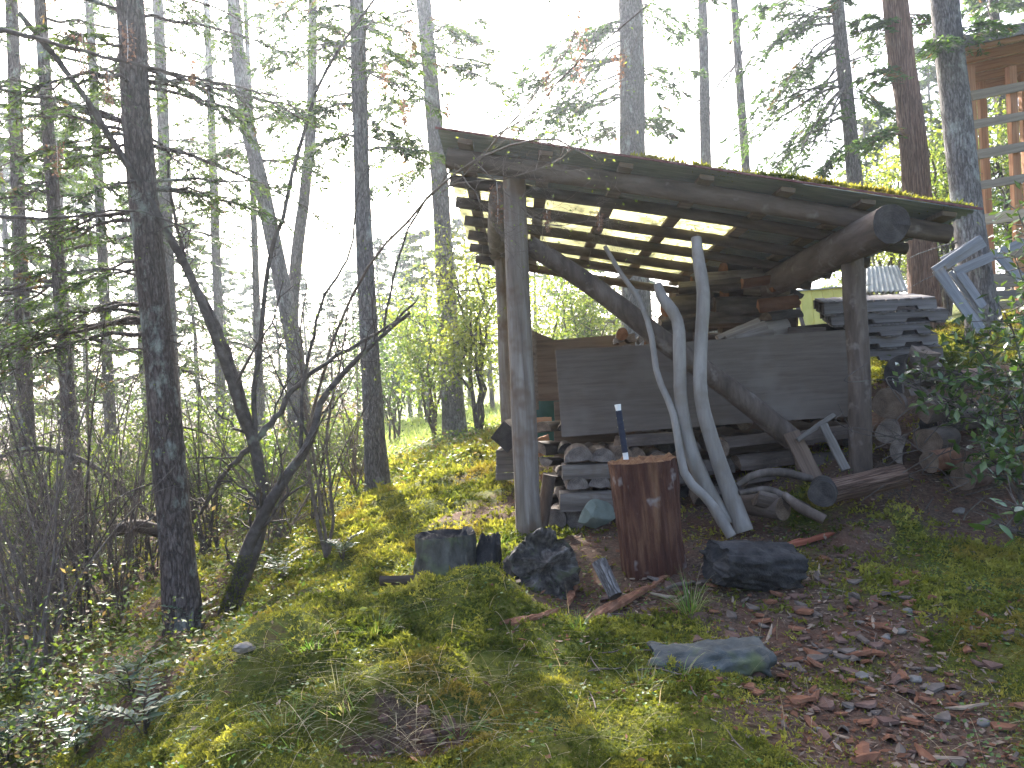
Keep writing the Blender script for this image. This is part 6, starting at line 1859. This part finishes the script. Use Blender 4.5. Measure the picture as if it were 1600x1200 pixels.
# meadow grass in the clearing
n = 16000
Y = r.uniform(14.5, 30, n); X = -0.13 * Y + r.normal(size=n) * 2.6
pos = np.stack([X, Y, ground_z(X, Y)], 1)
d = np.stack([r.normal(size=n) * 0.35, r.normal(size=n) * 0.35, np.ones(n)], 1)
o = link('meadow_grass', make_mesh('meadow_grass', [blades(pos, d, norm(np.stack([d[:, 0], d[:, 1], np.zeros(n)], 1) + 1e-3), r.uniform(0.12, 0.42, n), np.full(n, 0.02), r.uniform(0, 0.6, n), mixc((0.13, 0.19, 0.05), (0.36, 0.38, 0.16), r.random(n)), 2)]), M['leaf'])
tag(o, 'tall bright grass in the sunlit clearing', None, kind='stuff')

# leathery compound sprigs (blue-green) along the lower bank
M['blue_leaf'] = leafmat('blue_leaf', 0.15, 0.35, 0.5)
def sprig(label, px, py, seed, n_st=5, h=0.3):
    r = np.random.default_rng(seed)
    q = G(px, py)
    t = empty('oregon_grape', q, label, 'plant')
    ch, pos, d_, nn_, L_ = [], [], [], [], []
    for k in range(n_st):
        a_ = r.uniform(0, 6.283)
        tip = np.array([math.cos(a_) * h * 0.7, math.sin(a_) * h * 0.7, h * r.uniform(0.4, 1.0)])
        pth = smooth_path([(0, 0, -0.02), tuple(tip * np.array([0.35, 0.35, 0.7])), tuple(tip)], 10)
        ch.append(tubes(pth[None], np.linspace(0.004, 0.0015, 10)[None], 5))
        tan = norm(np.gradient(pth, axis=0))
        for j in range(3, 10):
            sd = np.cross(tan[j], (0, 0, 1.0)); sd = sd / max(1e-6, np.linalg.norm(sd))
            for s_ in (-1, 1):
                pos.append(pth[j]); d_.append(sd * s_ + tan[j] * 0.45); nn_.append(np.array([0, 0, 1.0]) + 0.2 * r.normal(size=3)); L_.append(0.06 * r.uniform(0.75, 1.15))
    n = len(pos)
    link('stem', make_mesh('stem', ch), M['twig'], t)
    L_ = np.array(L_)
    o = link('leaflet', make_mesh('leaflet', [leaves(np.array(pos), np.array(d_), np.array(nn_), L_, L_ * 0.48, mixc((0.035, 0.075, 0.04), (0.085, 0.14, 0.07), r.random(n)), 0.15)], False), M['blue_leaf'], t)
for i, (px, py, lab) in enumerate([(205, 1085, 'blue-green compound-leaved plant standing below the dark slender fir'), (300, 985, 'blue-green fern-like sprig against the dark slender fir base'), (440, 905, 'dark green leafy sprig behind the bank crest'), (535, 878, 'dark leafy plant behind the moss crest near the arching shrub'),
                                   (225, 1150, 'blue-green sprig on the lower bank slope'), (60, 1150, 'leathery blue-green plant in the low corner of the slope'), (20, 1090, 'leathery plant under the nearest bare shrub'), (120, 1185, 'low blue-green sprig at the slope foot'), (10, 1190, 'broad blue-green plant at the very foot of the slope'), (390, 900, 'leafy dark sprig right behind the forked shrub')]):
    sprig(lab, px, py, 920 + i, 7 if i != 1 else 4, 0.24)

# ------------------------------------------------------------------ bark chips
def chip_mesh(L, W, th, seed):
    r = np.random.default_rng(seed)
    n = 7
    a_ = np.sort(r.uniform(0, 6.283, n))
    a_ = np.linspace(0, 6.283, n, endpoint=False) + r.normal(size=n) * 0.2
    x = np.cos(a_) * L * 0.5 * r.uniform(0.75, 1.1, n); y = np.sin(a_) * W * 0.5 * r.uniform(0.7, 1.15, n)
    z = -2.0 * (y ** 2) / W * 0.5 + r.normal(size=n) * 0.0015
    top = np.stack([x, y, z + th], 1); bot = np.stack([x, y, z], 1)
    c = np.array([[0, 0, th + 0.25 * W * 0.2], [0, 0, 0]])
    V = np.concatenate([top, bot, c])
    j = np.arange(n); j2 = (j + 1) % n
    T1 = np.stack([j, j2, np.full(n, 2 * n)], 1); T2 = np.stack([j2 + n, j + n, np.full(n, 2 * n + 1)], 1)
    Q = np.stack([j + n, j2 + n, j2, j], 1)
    return make_mesh('bark_chip', [(V, T1, None, 0), (V, T2, None, 0), (V, Q, None, 0)], False)
KINDS = [('bark_chip', 'reddish brown bark chip', 'bark_red', (0.075, 0.038, 0.008), 90), ('bark_chip', 'dull purple-brown bark chip', 'bark_purple', (0.07, 0.04, 0.008), 80), ('bark_chip', 'grey bark chip', 'bark_grey', (0.06, 0.035, 0.007), 60), ('wood_splinter', 'pale wood splinter', 'pale_wood', (0.10, 0.010, 0.005), 24)]
rc = np.random.default_rng(950)
for name, lab, m_, dims, cnt in KINDS:
    mesh_ = []
    for k in range(5):
        cm = chip_mesh(dims[0], dims[1], dims[2], 960 + k + cnt)
        cm.materials.append(M[m_])
        mesh_.append(cm)
    made = 0
    while made < cnt:
        px, py = rc.uniform(880, 1600), 870 + 330 * rc.random() ** 0.9
        q = G(px, py)
        if litter_amt(np.array([q.x]), np.array([q.y]))[0] < rc.uniform(0.25, 0.8):
            continue
        o = bpy.data.objects.new(name, mesh_[rc.integers(0, 5)])
        col.objects.link(o)
        o.location = q + Vector((0, 0, 0.006 + 0.008 * rc.random()))
        o.rotation_euler = (rc.normal() * 0.22, rc.normal() * 0.22, rc.uniform(0, 6.283))
        s_ = rc.uniform(0.5, 1.3) ** 1.5 * 1.25
        o.scale = (s_, s_ * rc.uniform(0.7, 1.2), s_)
        tag(o, lab + ' lying on the littered ground around the chopping block', 'chip' if name == 'bark_chip' else 'splinter', lab + 's on the littered ground')
        made += 1
# fine litter: flakes, needles and crumbs
n = 60000
X, Y = frustum_points(n, 2.2, 7.5, rc)
kp = rc.random(n) < np.clip(litter_amt(X, Y) * 1.1, 0.03, 1)
X, Y = X[kp], Y[kp]; n = len(X)
pos = np.stack([X, Y, ground_z(X, Y) + rc.uniform(0.002, 0.012, n)], 1)
ll = 0.008 + 0.045 * rc.random(n) ** 2.2
tt = rc.random(n)
cc = np.where((tt < 0.6)[:, None], mixc((0.06, 0.028, 0.018), (0.22, 0.105, 0.06), rc.random(n)), mixc((0.11, 0.085, 0.07), (0.36, 0.28, 0.21), rc.random(n)))
o = link('litter', make_mesh('litter', [leaves(pos, rand_unit(n, rc) * np.array([1, 1, 0.25]), norm(rand_unit(n, rc) * 0.4 + np.array([0, 0, 1.0])), ll, ll * rc.uniform(0.15, 0.7, n), cc, 0.05)], False), M['dry_leaf'])
tag(o, 'fine bark crumbs and dead needles on the bare ground', None, kind='stuff')
# fallen twigs
for i in range(26):
    px, py = rc.uniform(900, 1590), rc.uniform(890, 1190)
    q = G(px, py); a_ = rc.uniform(0, 3.14); L_ = rc.uniform(0.1, 0.32)
    pts = []
    for f in (-0.5, -0.15, 0.2, 0.5):
        x_, y_ = q.x + math.cos(a_) * L_ * f + rc.normal() * 0.01, q.y + math.sin(a_) * L_ * f + rc.normal() * 0.01
        pts.append(Vector((x_, y_, gz(x_, y_) + 0.012)))
    pth = smooth_path(pts, 9)
    o = link('twig', make_mesh('twig', [tubes((pth - pth[0])[None], np.linspace(0.0035, 0.002, 9)[None], 5)]), M['dry_twig'])
    o.location = pth[0]
    tag(o, 'thin dry twig lying on the ground between the block and the path edge', 'twig', 'dry twigs on the ground')
# ------------------------------------------------------------------ thin haze volume, added for the glow towards the sun
import bmesh as _bm
bm_ = _bm.new()
_bm.ops.create_cube(bm_, size=1.0)
hm = bpy.data.meshes.new('haze')
bm_.to_mesh(hm); bm_.free()
zlo_ = float(gzv.min()) - 1.0
m, nt, out = new_mat('haze')
pv = nt.nodes.new('ShaderNodeVolumePrincipled')
pv.inputs['Color'].default_value = (0.78, 0.87, 1.0, 1)
pv.inputs['Density'].default_value = 0.0017
pv.inputs['Anisotropy'].default_value = 0.75
nt.links.new(pv.outputs[0], out.inputs['Volume'])
haze = link('haze', hm, m)
haze.scale = (530, 530, 34 - zlo_)
haze.location = (0.2, 4.2, (34 + zlo_) / 2)
tag(haze, 'thin bright haze added to give the wood a glow towards the sun', None, kind='stuff')
